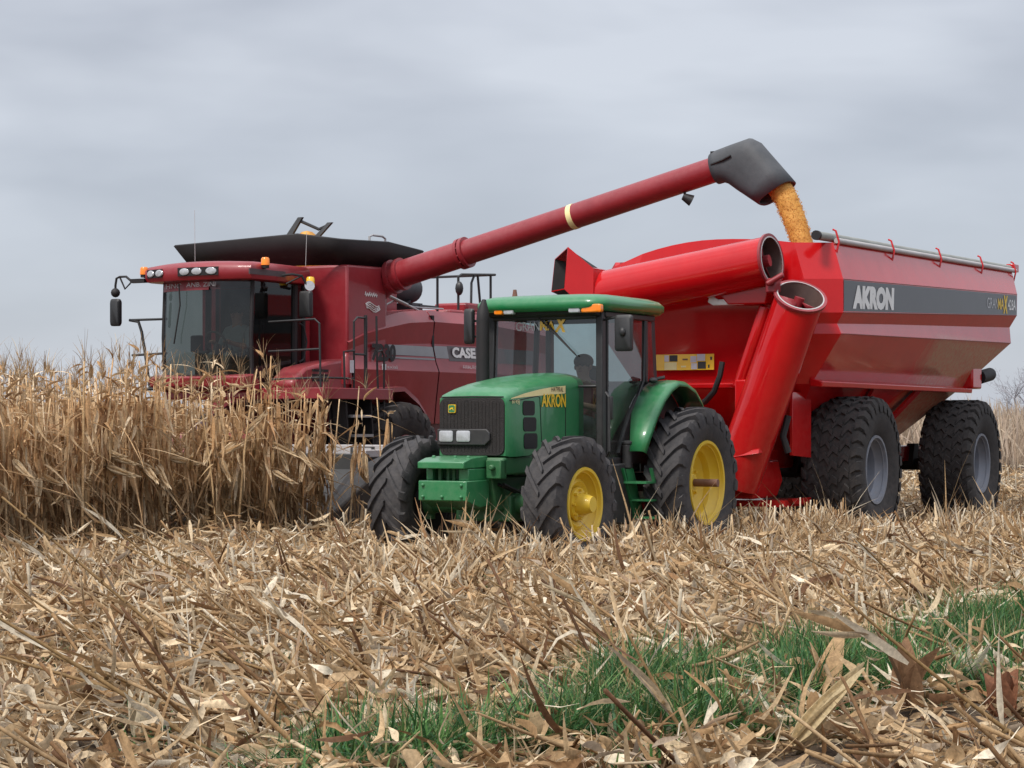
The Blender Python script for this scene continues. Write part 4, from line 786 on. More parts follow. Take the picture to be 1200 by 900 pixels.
    q = MB(); q.tube([(-.15, .98, 2.75), (-.15, .98, 3.35), (-.13, 1.02, 3.58), A + d * .02 - Vector((0, 0, .0)), A + d * .35], [.24, .24, .245, .24, .215], 20)
    part('auger_elbow', q, 'combine_red', k)
    q = MB(); q.tube([A + d * .3, lerp(A, B, .25), lerp(A, B, .26), lerp(A, B, .6), B], [.205, .20, .188, .182, .178], 24); au = part('unloading_auger', q, 'auger_red', k)
    q = MB(); q.tube([lerp(A, B, .243), lerp(A, B, .252)], .235, 24); q.tube([lerp(A, B, .256), lerp(A, B, .266)], .235, 24)
    for j in range(12):
        a = 2 * math.pi * j / 12; u = d.orthogonal().normalized(); w = d.cross(u); c0 = lerp(A, B, .254) + (u * math.cos(a) + w * math.sin(a)) * .22; q.tube([c0 - d * .06, c0 + d * .06], .014, 6)
    part('tube_flange', q, 'auger_red', au)
    q = MB(); q.tube([A + d * .30, A + d * .36], .25, 24); q.tube([A + d * .14, A + d * .2], .265, 24); part('base_flange', q, 'combine_red', au)
    q = MB(); q.tube([lerp(A, B, .578), lerp(A, B, .592)], .187, 24); part('clamp_band', q, 'cream', au)
    q = MB(); c0 = lerp(A, B, .90); q.tube([c0 + Vector((0, 0, -.17)), c0 + Vector((.02, .02, -.26))], .02, 6); q.tube([c0 + Vector((.05, .0, -.24)), c0 + Vector((-.02, .10, -.30))], [.05, .085], 12); part('auger_lamp', q, 'black', au)
    a0 = math.atan2(d.z, d.y); rings = []
    def spr(p, r_, hw, n=24, e=.62):   # ring spanned by its upper and lower point in the y-z plane
        up_, lo_ = Vector((-.1, *p)), Vector((-.1, *r_)); c0 = (up_ + lo_) / 2; w = (up_ - lo_) / 2; pts = []
        for i in range(n):
            a = 2 * math.pi * i / n; ca, sa = math.cos(a), math.sin(a)
            pts.append(c0 + Vector((hw, 0, 0)) * math.copysign(abs(ca) ** e, ca) + w * math.copysign(abs(sa) ** e, sa))
        return pts
    for p, r_, hw, e in (((6.72, 5.31), (6.82, 4.90), .20, 1), ((6.80, 5.345), (6.91, 4.92), .205, .9), ((7.05, 5.41), (7.0, 4.89), .225, .75), ((7.33, 5.478), (7.08, 4.835), .24, .65), ((7.42, 5.43), (7.15, 4.785), .245, .62), ((7.56, 5.27), (7.25, 4.72), .245, .62), ((7.74, 5.07), (7.36, 4.645), .245, .65), ((7.93, 4.86), (7.47, 4.57), .24, .7)): rings.append(spr(p, r_, hw, e=e))
    q = MB(); q.loft(rings, False, False); sp = part('spout', q, 'spout_rubber', au, solid=.025, sharp=40)
    q = MB(); q.tube([(-.1 + .21, 6.80, 5.14), (-.1 + .25, 7.0, 5.19), (-.1 + .26, 7.12, 5.24)], .016, 6); q.box(-.2, 0, 6.74, 6.84, 5.26, 5.34); part('spout_strap', q, 'matt_black', sp)
    # --- feeder house and corn header
    q = MB(); q.prism([(1.2, 1.3), (1.2, 1.9), (3.3, 1.15), (3.3, .45)], 'y', -.6, .75); part('feeder_house', q, 'combine_red', k, bevel=.02)
    q = MB(); q.box(3.28, 3.42, -3.25, 3.25, .35, 1.15); q.prism([(3.42, .35), (4.1, .22), (4.1, .30), (3.42, .95)], 'y', -3.2, 3.2); hd = part('header_frame', q, 'interior', k, bevel=.015)
    q = MB(); q.box(2.42, 2.56, .8, 3.2, 1.10, 1.26); q.box(2.5, 3.3, 3.05, 3.2, 1.1, 1.2); q.box(2.5, 3.3, .8, .95, 1.1, 1.2); hb = part('header_beam', q, 'pale_metal', k, bevel=.01)
    q = MB(); q.box(2.561, 2.568, 2.45, 2.85, 1.125, 1.235); part('beam_label', q, 'interior', hb)
    q = MB(); q.box(2.57, 2.575, 2.50, 2.80, 1.14, 1.22); part('label_field', q, 'pale_metal', hb)
    for i in range(9):
        y = -3.2 + .8 * i; q = MB()
        w_ = .17 if 0 < i < 8 else .2
        if i == 8: q.loft([[(2.95, y - .05, .55), (2.95, y + .35, .55), (2.95, y + .33, 1.02), (2.95, y + .12, 1.16), (2.95, y - .05, 1.08)], [(3.6, y - .1, .35), (3.6, y + .34, .35), (3.6, y + .32, .85), (3.6, y + .12, 1.0), (3.6, y - .05, .92)], [(4.25, y - .06, .18), (4.25, y + .24, .18), (4.25, y + .22, .46), (4.25, y + .1, .55), (4.25, y - .04, .48)], [(5.0, y + .04, .06), (5.0, y + .12, .06), (5.0, y + .11, .11), (5.0, y + .08, .13), (5.0, y + .04, .1)]])
        else: q.loft([[(3.4, y - w_, .45), (3.4, y + w_, .45), (3.4, y + w_ * .6, .95), (3.4, y - w_ * .6, .95)], [(4.2, y - w_, .25), (4.2, y + w_, .25), (4.2, y + w_ * .5, .60), (4.2, y - w_ * .5, .60)], [(5.0, y - .04, .08), (5.0, y + .04, .08), (5.0, y + .02, .14), (5.0, y - .02, .14)]])
        part('row_divider', q, 'black', k, bevel=.02)
    return k
combine = build_combine()
person('person', 'combine operator in a grey shirt seated at the wheel of the combine cab', to_world(FK, (1.98, .05, 2.42)), FK[1], 'shirt_grey')

# ================================================================== CORN POURING INTO THE CART
def build_stream():
    q = MB(); pts = []; rad = []
    for i in range(15):
        t = i / 14; y = 7.62 + .68 * t ** .72; z = 4.88 - 1.75 * t ** 1.2
        pts.append(Vector((-.1, y, z))); rad.append(.158 - .018 * t + .006 * math.sin(9 * t))
    rings = []
    for i, p in enumerate(pts):
        d = (pts[min(i + 1, 14)] - pts[max(i - 1, 0)]).normalized(); u = Vector((1, 0, 0)); w = d.cross(u)
        rings.append([p + (u * math.cos(a) * 1.0 + w * math.sin(a)) * rad[i] * (1 + random.uniform(-.025, .025)) for a in [2 * math.pi * j / 22 for j in range(22)]])
    q.loft(rings)
    for _ in range(2600):   # loose kernels on the skin of the stream
        i = random.randrange(1, 14); p = pts[i].lerp(pts[i + 1] if i < 14 else pts[i], random.random()); a = random.uniform(0, 6.283)
        d = (pts[min(i + 1, 14)] - pts[i - 1]).normalized(); w = d.cross(Vector((1, 0, 0)))
        rr = rad[i] * (1 + abs(random.gauss(0, .05 + .13 * (i / 14) * random.random()))); c = p + (Vector((1, 0, 0)) * math.cos(a) + w * math.sin(a)) * rr; s_ = random.uniform(.004, .0075)
        q.add([c + Vector((s_, 0, 0)), c + Vector((-s_, 0, 0)), c + Vector((0, s_, 0)), c + Vector((0, -s_, 0)), c + Vector((0, 0, s_ * 1.3)), c + Vector((0, 0, -s_ * 1.3))], [(0, 2, 4), (2, 1, 4), (1, 3, 4), (3, 0, 4), (2, 0, 5), (1, 2, 5), (3, 1, 5), (0, 3, 5)])
    me = mesh_of('grain_stream', q, 'grain', 60); o = part('grain_stream', me, None); o.location = FK[0]; o.rotation_euler = (0, 0, FK[1])
    tag(o, 'stream of yellow corn kernels pouring from the black spout into the cart', 'grain stream')
build_stream()

# ================================================================== GROUND
ROWD = np.array([-.485, -.875])            # direction of the crop rows
ROWN = np.array([.875, -.485])
def ground_h(x, y):
    v = x * ROWN[0] + y * ROWN[1]
    near = np.clip((60 - y) / 30, 0, 1)
    return near * (.045 * np.sin(x * .9 + 1.3) * np.sin(y * .7) + .035 * np.sin(x * 2.3 - y * 1.1) * np.sin(x * 1.1 + y * 1.7) + .03 * np.cos(v * 2 * np.pi / .7 + .8 * np.sin(x + y * .5)) + .03 * np.sin(x * 4.1 + 1.3 * np.sin(y * 2)) * np.sin(y * 3.3)) - .01
def np_mesh(name, v, f, mat, col=None, smooth=True):
    me = bpy.data.meshes.new(name); nv, nf = len(v), len(f); k = f.shape[1]
    me.vertices.add(nv); me.vertices.foreach_set('co', np.ascontiguousarray(v, dtype=np.float32).ravel())
    me.loops.add(nf * k); me.loops.foreach_set('vertex_index', np.ascontiguousarray(f, dtype=np.int32).ravel())
    me.polygons.add(nf); me.polygons.foreach_set('loop_start', np.arange(0, nf * k, k, dtype=np.int32))
    me.update(calc_edges=True)
    me.polygons.foreach_set('use_smooth', [smooth] * nf)
    if col is not None:
        a = me.color_attributes.new('col', 'FLOAT_COLOR', 'POINT'); c4 = np.ones((nv, 4), np.float32); c4[:, :3] = col; a.data.foreach_set('color', c4.ravel())
    me.materials.append(M[mat]); return me
def put(name, me, parent=None):
    o = bpy.data.objects.new(name, me); COL.objects.link(o); o.parent = parent; return o
def axis(a, b, n, p): t = np.linspace(-1, 1, n); return (a + b) / 2 + (b - a) / 2 * np.sign(t) * np.abs(t) ** p
gx = np.unique(np.concatenate([np.linspace(-14, 14, 225), axis(-1500, 1500, 60, 3.5)])); gy = np.unique(np.concatenate([np.linspace(4, 45, 300), np.linspace(45, 160, 30), np.linspace(160, 1500, 12), np.linspace(-60, 4, 10)]))
X, Y = np.meshgrid(gx, gy); V_ = np.stack([X, Y, ground_h(X, Y)], -1).reshape(-1, 3); nx, ny = len(gx), len(gy)
I = np.arange(nx * ny).reshape(ny, nx); Fq = np.stack([I[:-1, :-1], I[:-1, 1:], I[1:, 1:], I[1:, :-1]], -1).reshape(-1, 4)
tag(put('field_ground', np_mesh('field_ground', V_, Fq, 'ground')), kind='structure')

# ------------------------------------------------------------------ strip and tube clouds
def rot(yaw, pitch, roll):
    cy, sy, cp, sp, cr, sr = np.cos(yaw), np.sin(yaw), np.cos(pitch), np.sin(pitch), np.cos(roll), np.sin(roll)
    ux = np.stack([cy * cp, sy * cp, sp], -1)
    vx0 = np.stack([-sy, cy, 0 * cy], -1); wx0 = np.stack([-cy * sp, -sy * sp, cp], -1)
    return ux, vx0 * cr[:, None] + wx0 * sr[:, None], -vx0 * sr[:, None] + wx0 * cr[:, None]
def strips(c, yaw, pitch, roll, ln, wd, curl, fold, twist, col, segs=4, anchor=.5, taper=1.0, edge=.9):
    """leaf-like folded strips; anchor .5 = centred, 0 = rooted at c"""
    n = len(c); u = np.linspace(0, 1, segs + 1); ux, vx, wx = rot(yaw, pitch, roll); V = np.zeros((n, segs + 1, 3, 3))
    prof = np.clip(np.minimum(1, .35 + 3.5 * u) * (1 - taper * u ** 3), .06, 1)
    for j in range(segs + 1):
        s = (u[j] - anchor); q = (u[j] - anchor) ** 2 if anchor > 0 else u[j] ** 2
        th = twist * u[j]; ct, st = np.cos(th)[:, None], np.sin(th)[:, None]
        vv, ww = vx * ct + wx * st, -vx * st + wx * ct
        base = c + ux * (s * ln)[:, None] + wx * (curl * q * ln)[:, None]
        h = (wd * prof[j] / 2)[:, None]
        V[:, j, 0] = base - vv * h + ww * h * fold[:, None]; V[:, j, 1] = base; V[:, j, 2] = base + vv * h + ww * h * fold[:, None]
    k = (segs + 1) * 3; b = (np.arange(n) * k)[:, None, None]; f = []
    for j in range(segs):
        for m_ in range(2): f.append([j * 3 + m_, j * 3 + m_ + 1, j * 3 + m_ + 4, j * 3 + m_ + 3])
    F_ = (b + np.array(f)[None]).reshape(-1, 4)
    C = np.repeat(col[:, None, :], k, 1); C[:, 1::3] *= edge
    return V.reshape(-1, 3), F_, C.reshape(-1, 3)
def tubes(c, yaw, pitch, ln, r0, r1, bend, col, rings=4, sides=6):
    n = len(c); ux, vx, wx = rot(yaw, pitch, np.zeros(n)); V = np.zeros((n, rings + 1, sides, 3)); u = np.linspace(0, 1, rings + 1)
    for j in range(rings + 1):
        base = c + ux * (u[j] * ln)[:, None] + wx * (bend * u[j] ** 2 * ln)[:, None]; r = (r0 + (r1 - r0) * u[j])[:, None]
        for i in range(sides):
            a = 2 * np.pi * i / sides; V[:, j, i] = base + (vx * np.cos(a) + wx * np.sin(a)) * r
    k = (rings + 1) * sides; b = (np.arange(n) * k)[:, None, None]; f = []
    for j in range(rings):
        for i in range(sides): f.append([j * sides + i, j * sides + (i + 1) % sides, (j + 1) * sides + (i + 1) % sides, (j + 1) * sides + i])
    if sides == 6:
        for j in (0, rings): o = j * 6; f += [[o, o + 1, o + 2, o + 3], [o, o + 3, o + 4, o + 5]]
    F_ = (b + np.array(f)[None]).reshape(-1, 4); C = np.repeat(col[:, None, :], k, 1)
    return V.reshape(-1, 3), F_, C.reshape(-1, 3)
def joinv(parts_):
    vs, fs, cs = [], [], []; o = 0
    for v, f, c in parts_: vs.append(v); fs.append(f + o); cs.append(c); o += len(v)
    return np.concatenate(vs), np.concatenate(fs), np.concatenate(cs)
PAL = np.array([(.56, .40, .23), (.48, .32, .17), (.38, .235, .115), (.66, .52, .34), (.27, .150, .070), (.76, .66, .50), (.17, .088, .045), (.44, .30, .19), (.42, .33, .24)])
PW = np.array([.21, .14, .10, .20, .07, .16, .05, .03, .04])
def pick(n, w=PW, pal=PAL):
    return pal[RNG.choice(len(pal), n, p=w / w.sum())] * RNG.normal(1, .13, (n, 1)).clip(.6, 1.4)
U = RNG.uniform; G = RNG.normal
def fm(fn, *a):   # smooth patch noise used to vary density
    x, y = a; return np.sin(x * 1.7 + y * .9 + fn) * np.sin(y * 1.3 - x * .6 + 2 * fn) + .5 * np.sin(x * 3.1 - y * 2.3 + fn)
# wheel tracks stay inside the field; the vehicles stand on z=0
def in_view(n, y0, y1):
    """points spread evenly over the part of the field the picture can show, with a margin on both sides"""
    y = np.sqrt(U(0, 1, n) * (y1 ** 2 - y0 ** 2) + y0 ** 2); x = U(-1, 1, n) * (.245 * y + 1.2); return x, y
def local(fr, x, y):
    (ox, oy, _), rz = fr; c, s = math.cos(rz), math.sin(rz); dx, dy = x - ox, y - oy; return dx * c + dy * s, -dx * s + dy * c
def green_strip(x, y):   # row of volunteer grass running along the crop rows
    ax, ay, bx, by = -.55, 9.4, 3.9, 15.0; L_ = math.hypot(bx - ax, by - ay); tx, ty = (bx - ax) / L_, (by - ay) / L_
    t = ((x - ax) * tx + (y - ay) * ty) / L_; d = -(x - ax) * ty + (y - ay) * tx
    w = .46 + .66 * np.clip(t, 0, 1.3) + .22 * np.sin(x * 3.1 + y) + .16 * np.sin(y * 4.3 + 1)
    k = np.clip(1.3 - np.abs(d + .12 * np.sin(t * 9) + .05) / np.maximum(w, .1), 0, 1)
    return k * np.clip(.68 + .8 * np.sin(x * 2.7 - y * 1.9) * np.sin(x * 1.1 + y * 2.6) + .45 * np.sin(x * 7 + y * 5) * np.sin(x * 4 - y * 6.3), .06, 1) * np.clip((t + .17) / .2, 0, 1)
def standing(x, y):   # inside the uncut corn
    lx, ly = local(FK, x, y); return ((ly < 3.3) & (lx > 4.3)) | ((ly < -3.4))

HUSKS = (
    (2.10, 11.3, .44, .17, (.30, .17, .09), .16, .12, 1.2, 'upright brown corn husk split in two points beside the green grass'),
    (1.70, 11.6, .30, .16, (.52, .34, .18), .10, .05, 0, 'stubby tan corn husk standing in the grass, left of the split brown husk'),
    (2.52, 11.0, .28, .20, (.25, .11, .06), .22, -.1, 2, 'dark reddish brown husk near the right edge of the foreground'),
    (1.26, 9.6, .46, .10, (.60, .47, .27), .05, .75, .2, 'pale husk blade slanting up to the right at the bottom edge'),
    (3.45, 14.6, .22, .13, (.27, .12, .07), .25, .5, 3, 'rust brown husk hanging over the grass at the right edge'),
    (-1.82, 10.4, .26, .07, (.72, .62, .44), .35, .1, .6, 'pale open husk with a white point in the lower left foreground'),
    (.03, 12.4, .24, .065, (.70, .60, .42), .55, .25, .3, 'star shaped pale husk in the middle of the foreground'),
    (2.62, 12.2, .25, .04, (.74, .66, .50), .45, .1, .9, 'bleached tuft of husk leaves at the right, above the split brown husk'),
    (2.9, 17.6, .28, .07, (.70, .58, .40), .6, .6, 2.6, 'cream husk lying open on the residue above the grass strip'))
# ------------------------------------------------------------------ chopped corn residue covering the ground
def build_residue():
    P = []
    def scatter(n, y0, y1):
        x, y = in_view(n, y0, y1); cl_ = np.zeros(n, bool)
        for h_ in HUSKS: cl_ |= (np.abs(x - h_[0]) < .22) & (y > h_[1] - 1.0) & (y < h_[1] + .04)
        ok = ~(cl_ & (U(0, 1, n) < .9)) & ~(standing(x, y) & (U(0, 1, n) > .35)) & (U(0, 1, n) > np.clip(green_strip(x, y) * 1.3, 0, .96)); return x[ok], y[ok]
    # flat leaf and husk pieces, shadow painted into the colour of the low ones
    for n, y0, y1, l0, l1, w0, w1, zs in ((17000, 8.2, 17, .07, .40, .016, .058, .06), (24000, 15, 27, .09, .42, .02, .06, .08), (14000, 26, 62, .12, .5, .03, .07, .10)):
        x, y = scatter(n, y0, y1); n = len(x); mound = np.clip(fm(.4, x, y), 0, 1) * .16
        z = ground_h(x, y) + RNG.exponential(zs, n).clip(0, .32) + .015 + mound * U(0, 1, n)
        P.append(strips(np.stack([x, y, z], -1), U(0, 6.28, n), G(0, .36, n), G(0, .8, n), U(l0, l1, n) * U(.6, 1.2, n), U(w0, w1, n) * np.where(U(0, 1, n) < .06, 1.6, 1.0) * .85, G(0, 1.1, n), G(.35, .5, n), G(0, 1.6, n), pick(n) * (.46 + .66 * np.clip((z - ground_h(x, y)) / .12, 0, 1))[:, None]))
    # shredded thin fibres
    x, y = scatter(30000, 8.2, 30); n = len(x); z = ground_h(x, y) + RNG.exponential(.07, n).clip(0, .35) + .02
    P.append(strips(np.stack([x, y, z], -1), U(0, 6.28, n), G(0, .55, n), U(0, 6.28, n), U(.06, .34, n), U(.003, .010, n), G(0, 1.2, n), G(0, .3, n), G(0, 1, n), pick(n) * 1.25, segs=3))
    # leaves standing up and leaning the way the machine drives
    x, y = scatter(9500, 9, 31); n = len(x); z = ground_h(x, y)
    P.append(strips(np.stack([x, y, z], -1), G(-2.07, .9, n), U(.35, 1.45, n), U(0, 6.28, n), U(.14, .42, n), U(.014, .042, n), G(-.5, .5, n), G(.2, .3, n), G(0, 1.2, n), pick(n), anchor=0))
    # higher swath of stalks and leaves pushed up just ahead of the wheel tracks
    n = 3400; px = U(-.068, .25, n); yf = 20.6 + (px + .06) * 24; y = yf - RNG.exponential(1.1, n).clip(0, 3.2); x = px * y; ok = ~standing(x, y); x, y = x[ok], y[ok]; n = len(x); z = ground_h(x, y) + U(0, .16, n)
    P.append(strips(np.stack([x, y, z], -1), U(0, 6.28, n), U(.5, 1.5, n), U(0, 6.28, n), U(.2, .52, n) * np.clip(.8 + .5 * np.sin(x * 2.1) * np.sin(x * 5.3 + 1), .4, 1.2), U(.016, .05, n), G(-.4, .9, n), G(.2, .3, n), G(0, 1.2, n), pick(n) * 1.05, anchor=0))
    n = 2600; px = U(-.066, .25, n); y = 20.5 + (px + .06) * 24 - RNG.exponential(.8, n).clip(0, 2.4); x = px * y; ok = ~standing(x, y); x, y = x[ok], y[ok]; n = len(x)
    P.append(strips(np.stack([x, y, ground_h(x, y) + U(.02, .24, n)], -1), U(0, 6.28, n), G(.2, .5, n), G(0, 1, n), U(.14, .34, n), U(.03, .085, n), G(0, 1.1, n), G(.6, .4, n), G(0, 1.0, n), pick(n) * 1.08, segs=5, taper=.85))
    n = 420; px = U(-.068, .25, n); yf = 20.4 + (px + .06) * 24; y = yf - RNG.exponential(1.0, n).clip(0, 3); x = px * y
    P.append(tubes(np.stack([x, y, ground_h(x, y)], -1), U(0, 6.28, n), U(.5, 1.5, n), U(.25, .55, n), U(.008, .013, n), U(.006, .010, n), G(0, .06, n), pick(n) * 1.05))
    n = 260; px = U(.095, .155, n); y = U(25.2, 26.4, n); x = px * y
    P.append(tubes(np.stack([x, y, ground_h(x, y)], -1), U(0, 6.28, n), U(1.0, 1.57, n), U(.25, .62, n), U(.008, .013, n), U(.006, .010, n), G(0, .06, n), pick(n) * 1.1))
    n = 700; px = U(.09, .16, n); y = U(24.9, 26.5, n); x = px * y
    P.append(strips(np.stack([x, y, ground_h(x, y)], -1), U(0, 6.28, n), U(.7, 1.5, n), U(0, 6.28, n), U(.25, .5, n), U(.02, .055, n), G(-.4, .6, n), G(.3, .3, n), G(0, 1.2, n), pick(n) * 1.1, anchor=0))
    # broken stalk lengths lying about
    for n, y0, y1 in ((1500, 8.2, 17), (2600, 15, 30)):   # broad pale husk shells
        x, y = scatter(n, y0, y1); n = len(x); z = ground_h(x, y) + U(.04, .17, n)
        P.append(strips(np.stack([x, y, z], -1), U(0, 6.28, n), G(.15, .5, n), G(0, 1.0, n), U(.12, .26, n), U(.045, .10, n), G(0, 1.3, n), G(1.0, .35, n), G(0, .8, n), pick(n, np.array([.25, .15, .12, .25, .08, .1, .05, 0, 0])) * 1.08, segs=6, taper=.8))
    for n, y0, y1 in ((750, 8.2, 17), (1300, 15, 24)):   # stalks snapped and left leaning
        x, y = scatter(n, y0, y1); n = len(x); z = ground_h(x, y) + U(-.02, .08, n)
        P.append(tubes(np.stack([x, y, z], -1), math.pi + G(.0, .7, n), np.abs(G(.38, .28, n)), U(.2, .75, n), U(.009, .015, n), U(.007, .012, n), G(0, .08, n), pick(n, np.array([.2, .22, .25, .1, .16, .02, .08, .0, .0])), 5))
    for n, y0, y1 in ((1800, 8.2, 20), (2600, 18, 40)):
        x, y = scatter(n, y0, y1); n = len(x); z = ground_h(x, y) + RNG.exponential(.06, n).clip(0, .25) + .02
        P.append(tubes(np.stack([x, y, z], -1), G(-2.07, .8, n), np.abs(G(.10, .25, n)), U(.10, .60, n), U(.006, .013, n), U(.005, .010, n), G(0, .06, n), pick(n, np.array([.2, .25, .25, .1, .15, .02, .05, .05, .0])) * .95))
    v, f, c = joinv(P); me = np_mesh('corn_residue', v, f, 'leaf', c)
    tag(put('corn_residue', me), 'chopped dry corn leaves, husks and stalk bits carpeting the harvested field', 'crop residue', kind='stuff')
build_residue()

# ------------------------------------------------------------------ cut stubble: standing broken stalks
def stub_mesh(h, lean):
    P = []; c = np.array([[0., 0, -.03]]); col = pick(1, np.array([.35, .3, .1, .2, 0, .05, 0, 0, 0])) * 1.1; yaw, pit = np.array([0.]), np.array([math.pi / 2 - lean])
    P.append(tubes(c, yaw, pit, np.array([h]), np.array([.0125]), np.array([.0095]), np.array([U(-.05, .05)]), col, 5))
    tip = np.array([math.sin(lean), 0, math.cos(lean)])
    for _ in range(random.randint(1, 4)):
        t = U(.2, .95) * h; n = 1
        P.append(strips((tip * t)[None], U(0, 6.28, n), U(-1.0, .9, n), U(0, 6.28, n), U(.10, .30, n), U(.015, .035, n), U(-1.3, .1, n), G(.3, .2, n), G(0, 1, n), pick(n), anchor=0))
    n = random.randint(2, 5)   # splintered top
    P.append(strips(np.repeat((tip * (h - .05))[None], n, 0), U(0, 6.28, n), U(.5, 1.5, n), U(0, 6.28, n), U(.05, .15, n), U(.005, .013, n), G(0, .3, n), G(0, .2, n), G(0, 1, n), pick(n) * 1.15, anchor=0, segs=2))
    return joinv(P)
STUBS = [stub_mesh(h, l) for h, l in ((.22, .1), (.30, .25), (.36, .05), (.42, .3), (.34, .55), (.48, .15), (.28, .8), (.52, .4), (.40, .7), (.26, .35))]
def build_stubble():
    pts = []
    for r_ in range(-60, 60):
        for s in np.arange(-60, 8, .21):
            o = r_ * .70 + G(0, .06); q = s + G(0, .05); x, y = 1.5 + ROWD[0] * q + ROWN[0] * o, 22 + ROWD[1] * q + ROWN[1] * o
            if 10.5 < y < 62 and abs(x) < .245 * y + .8 and not standing(x, y):
                if (y > 35 and random.random() < .5) or random.random() < .2: continue
                # nothing stands under the tyres
                skip = False
                for fr, x0, x1, tr, hw in ((FT, -1, 4.2, 1.14, .45), (FC, -7, 1, 1.24, .45), (FK, -6, 3.2, 1.42, .45)):
                    lx, ly = local(fr, x, y)
                    if x0 < lx < x1 and abs(abs(ly) - tr) < hw: skip = True
                    if x0 < lx < x1 and abs(ly) < tr and random.random() < .5: skip = True
                if not skip: pts.append((x, y))
    pts.sort(key=lambda p: p[1])
    meshes = [np_mesh('corn_stubble', *(b[0], b[1]), 'leaf', b[2]) for b in STUBS]
    rest = []
    for i, (x, y) in enumerate(pts):
        rz = math.pi + math.radians(60) + G(0, .7); sc = U(.75, 1.25) * (1 if y < 26 else 1.1); j = random.randrange(len(meshes))
        if i < 300:
            o = put('corn_stubble', meshes[j]); o.location = (x, y, float(ground_h(x, y))); o.rotation_euler = (0, 0, rz); o.scale = (sc,) * 3
            tag(o, 'short broken corn stalk left standing in the nearer stubble rows', 'corn stubble', 'cut corn stalks standing in the nearer rows')
        else:
            v, f, c = STUBS[j]; cz, sz = math.cos(rz), math.sin(rz); w = v * sc
            rest.append((np.stack([w[:, 0] * cz - w[:, 1] * sz + x, w[:, 0] * sz + w[:, 1] * cz + y, w[:, 2] + ground_h(x, y)], -1), f, c))
    v, f, c = joinv(rest); tag(put('far_stubble', np_mesh('far_stubble', v, f, 'leaf', c)), 'rows of cut corn stalks standing further back around the machines', 'corn stubble', kind='stuff')
build_stubble()

# ------------------------------------------------------------------ long fallen stalks and upright husks in the foreground
def fallen_mesh(ln, seed):
    P = []; n = 1; col = np.array([[.30, .19, .085]]) * U(.75, 1.25)
    P.append(tubes(np.zeros((1, 3)), np.zeros(1), np.zeros(1), np.array([ln]), np.array([.0125]), np.array([.006]), np.array([U(-.10, .10)]), col, 8))
    for k in range(random.randint(3, 6)):
        t = U(.1, .95) * ln; P.append(strips(np.array([[t, 0, .005]]), G(0, .7, 1), G(.1, .5, 1), U(0, 6.28, 1), U(.15, .5, 1), U(.02, .045, 1), U(-.8, .3, 1), G(.3, .2, 1), G(0, 1, 1), pick(1), anchor=0, segs=5))
    for k in range(int(ln / .2)):   # nodes
        P.append(tubes(np.array([[.2 * k + .1, 0, -.0 + 0]]), np.zeros(1), np.zeros(1), np.array([.014]), np.array([.0150]), np.array([.0150]), np.zeros(1), col * .7, 1))
    return np_mesh('fallen_stalk', *(lambda q: (q[0], q[1]))(joinv_keep(P)), 'leaf', LASTC[0])
LASTC = [None]
def joinv_keep(P): v, f, c = joinv(P); LASTC[0] = c; return v, f
FALL = [fallen_mesh(l_, i) for i, l_ in enumerate((.7, .9, 1.1, 1.3, 1.5, .8))]
def add_fallen(x, y, lift, yaw, pit, j, sc=1.0, label=None):
    o = put('fallen_stalk', FALL[j]); o.location = (x, y, float(ground_h(x, y)) + lift); o.rotation_euler = (U(0, 6.28), -pit, yaw); o.scale = (sc,) * 3
    tag(o, label or 'long bent dry corn stalk leaning across the residue', 'corn stalk', None if label else 'fallen corn stalks across the foreground')
lx_, ly_ = in_view(120, 9, 21); cnt = 0
for x, y in zip(lx_, ly_):
    if green_strip(x, y) > .3: continue
    add_fallen(x, y, U(.0, .06), math.pi + G(.05, .5), abs(G(.30, .2)), random.randrange(6), U(.7, 1.1)); cnt += 1
add_fallen(-2.15, 14.2, .04, math.radians(178), .70, 4, 1.1, 'longest leaning dry stalk at the left edge rising toward the standing corn')
add_fallen(-1.02, 11.4, .05, math.radians(176), .72, 1, .95, 'yellowish stalk in the lower left residue, pointing up to the left')
add_fallen(-2.3, 13.2, .05, math.radians(183), .55, 2, .9, 'dark stalk near the left edge below the longest leaning stalk')
add_fallen(.86, 9.85, .0, math.radians(172), 1.02, 0, 1.0, 'bare brown stalk leaning up from the bottom edge through the green grass')
add_fallen(.6, 14.0, .03, math.radians(180), .62, 1, 1.0, 'thin dark stalk leaning left above the star shaped husk')
add_fallen(3.1, 17.5, .03, math.radians(178), .62, 2, 1.0, 'dark leaning stalk above the grass strip on the right')
def husk_mesh(n, ln, wd, col, spread, closed=.5):
    yaw = np.linspace(0, 6.28, n, endpoint=False) + G(0, .3, n)
    return strips(np.zeros((n, 3)), yaw, np.full(n, 1.5 - spread) + G(0, .1, n), np.full(n, math.pi) + G(0, .2, n), np.full(n, ln) * U(.8, 1.1, n), np.full(n, wd), np.full(n, -.1) + G(0, closed, n), np.full(n, -.45), G(0, .3, n), np.tile(np.array(col), (n, 1)) * G(1, .12, (n, 1)), anchor=0, segs=6, taper=.9)
for x, y, ln, wd, col, spread, tilt, yaw, lab in HUSKS:
    v, f, c = husk_mesh(6 if spread > .3 else 4, ln, wd, col, spread, .25)
    o = put('corn_husk', np_mesh('corn_husk', v, f, 'leaf', c)); o.location = (x, y, float(ground_h(x, y)) + .07); o.rotation_euler = (0, tilt, 0) if tilt > .4 else (0, tilt, yaw); tag(o, lab, 'corn husk')

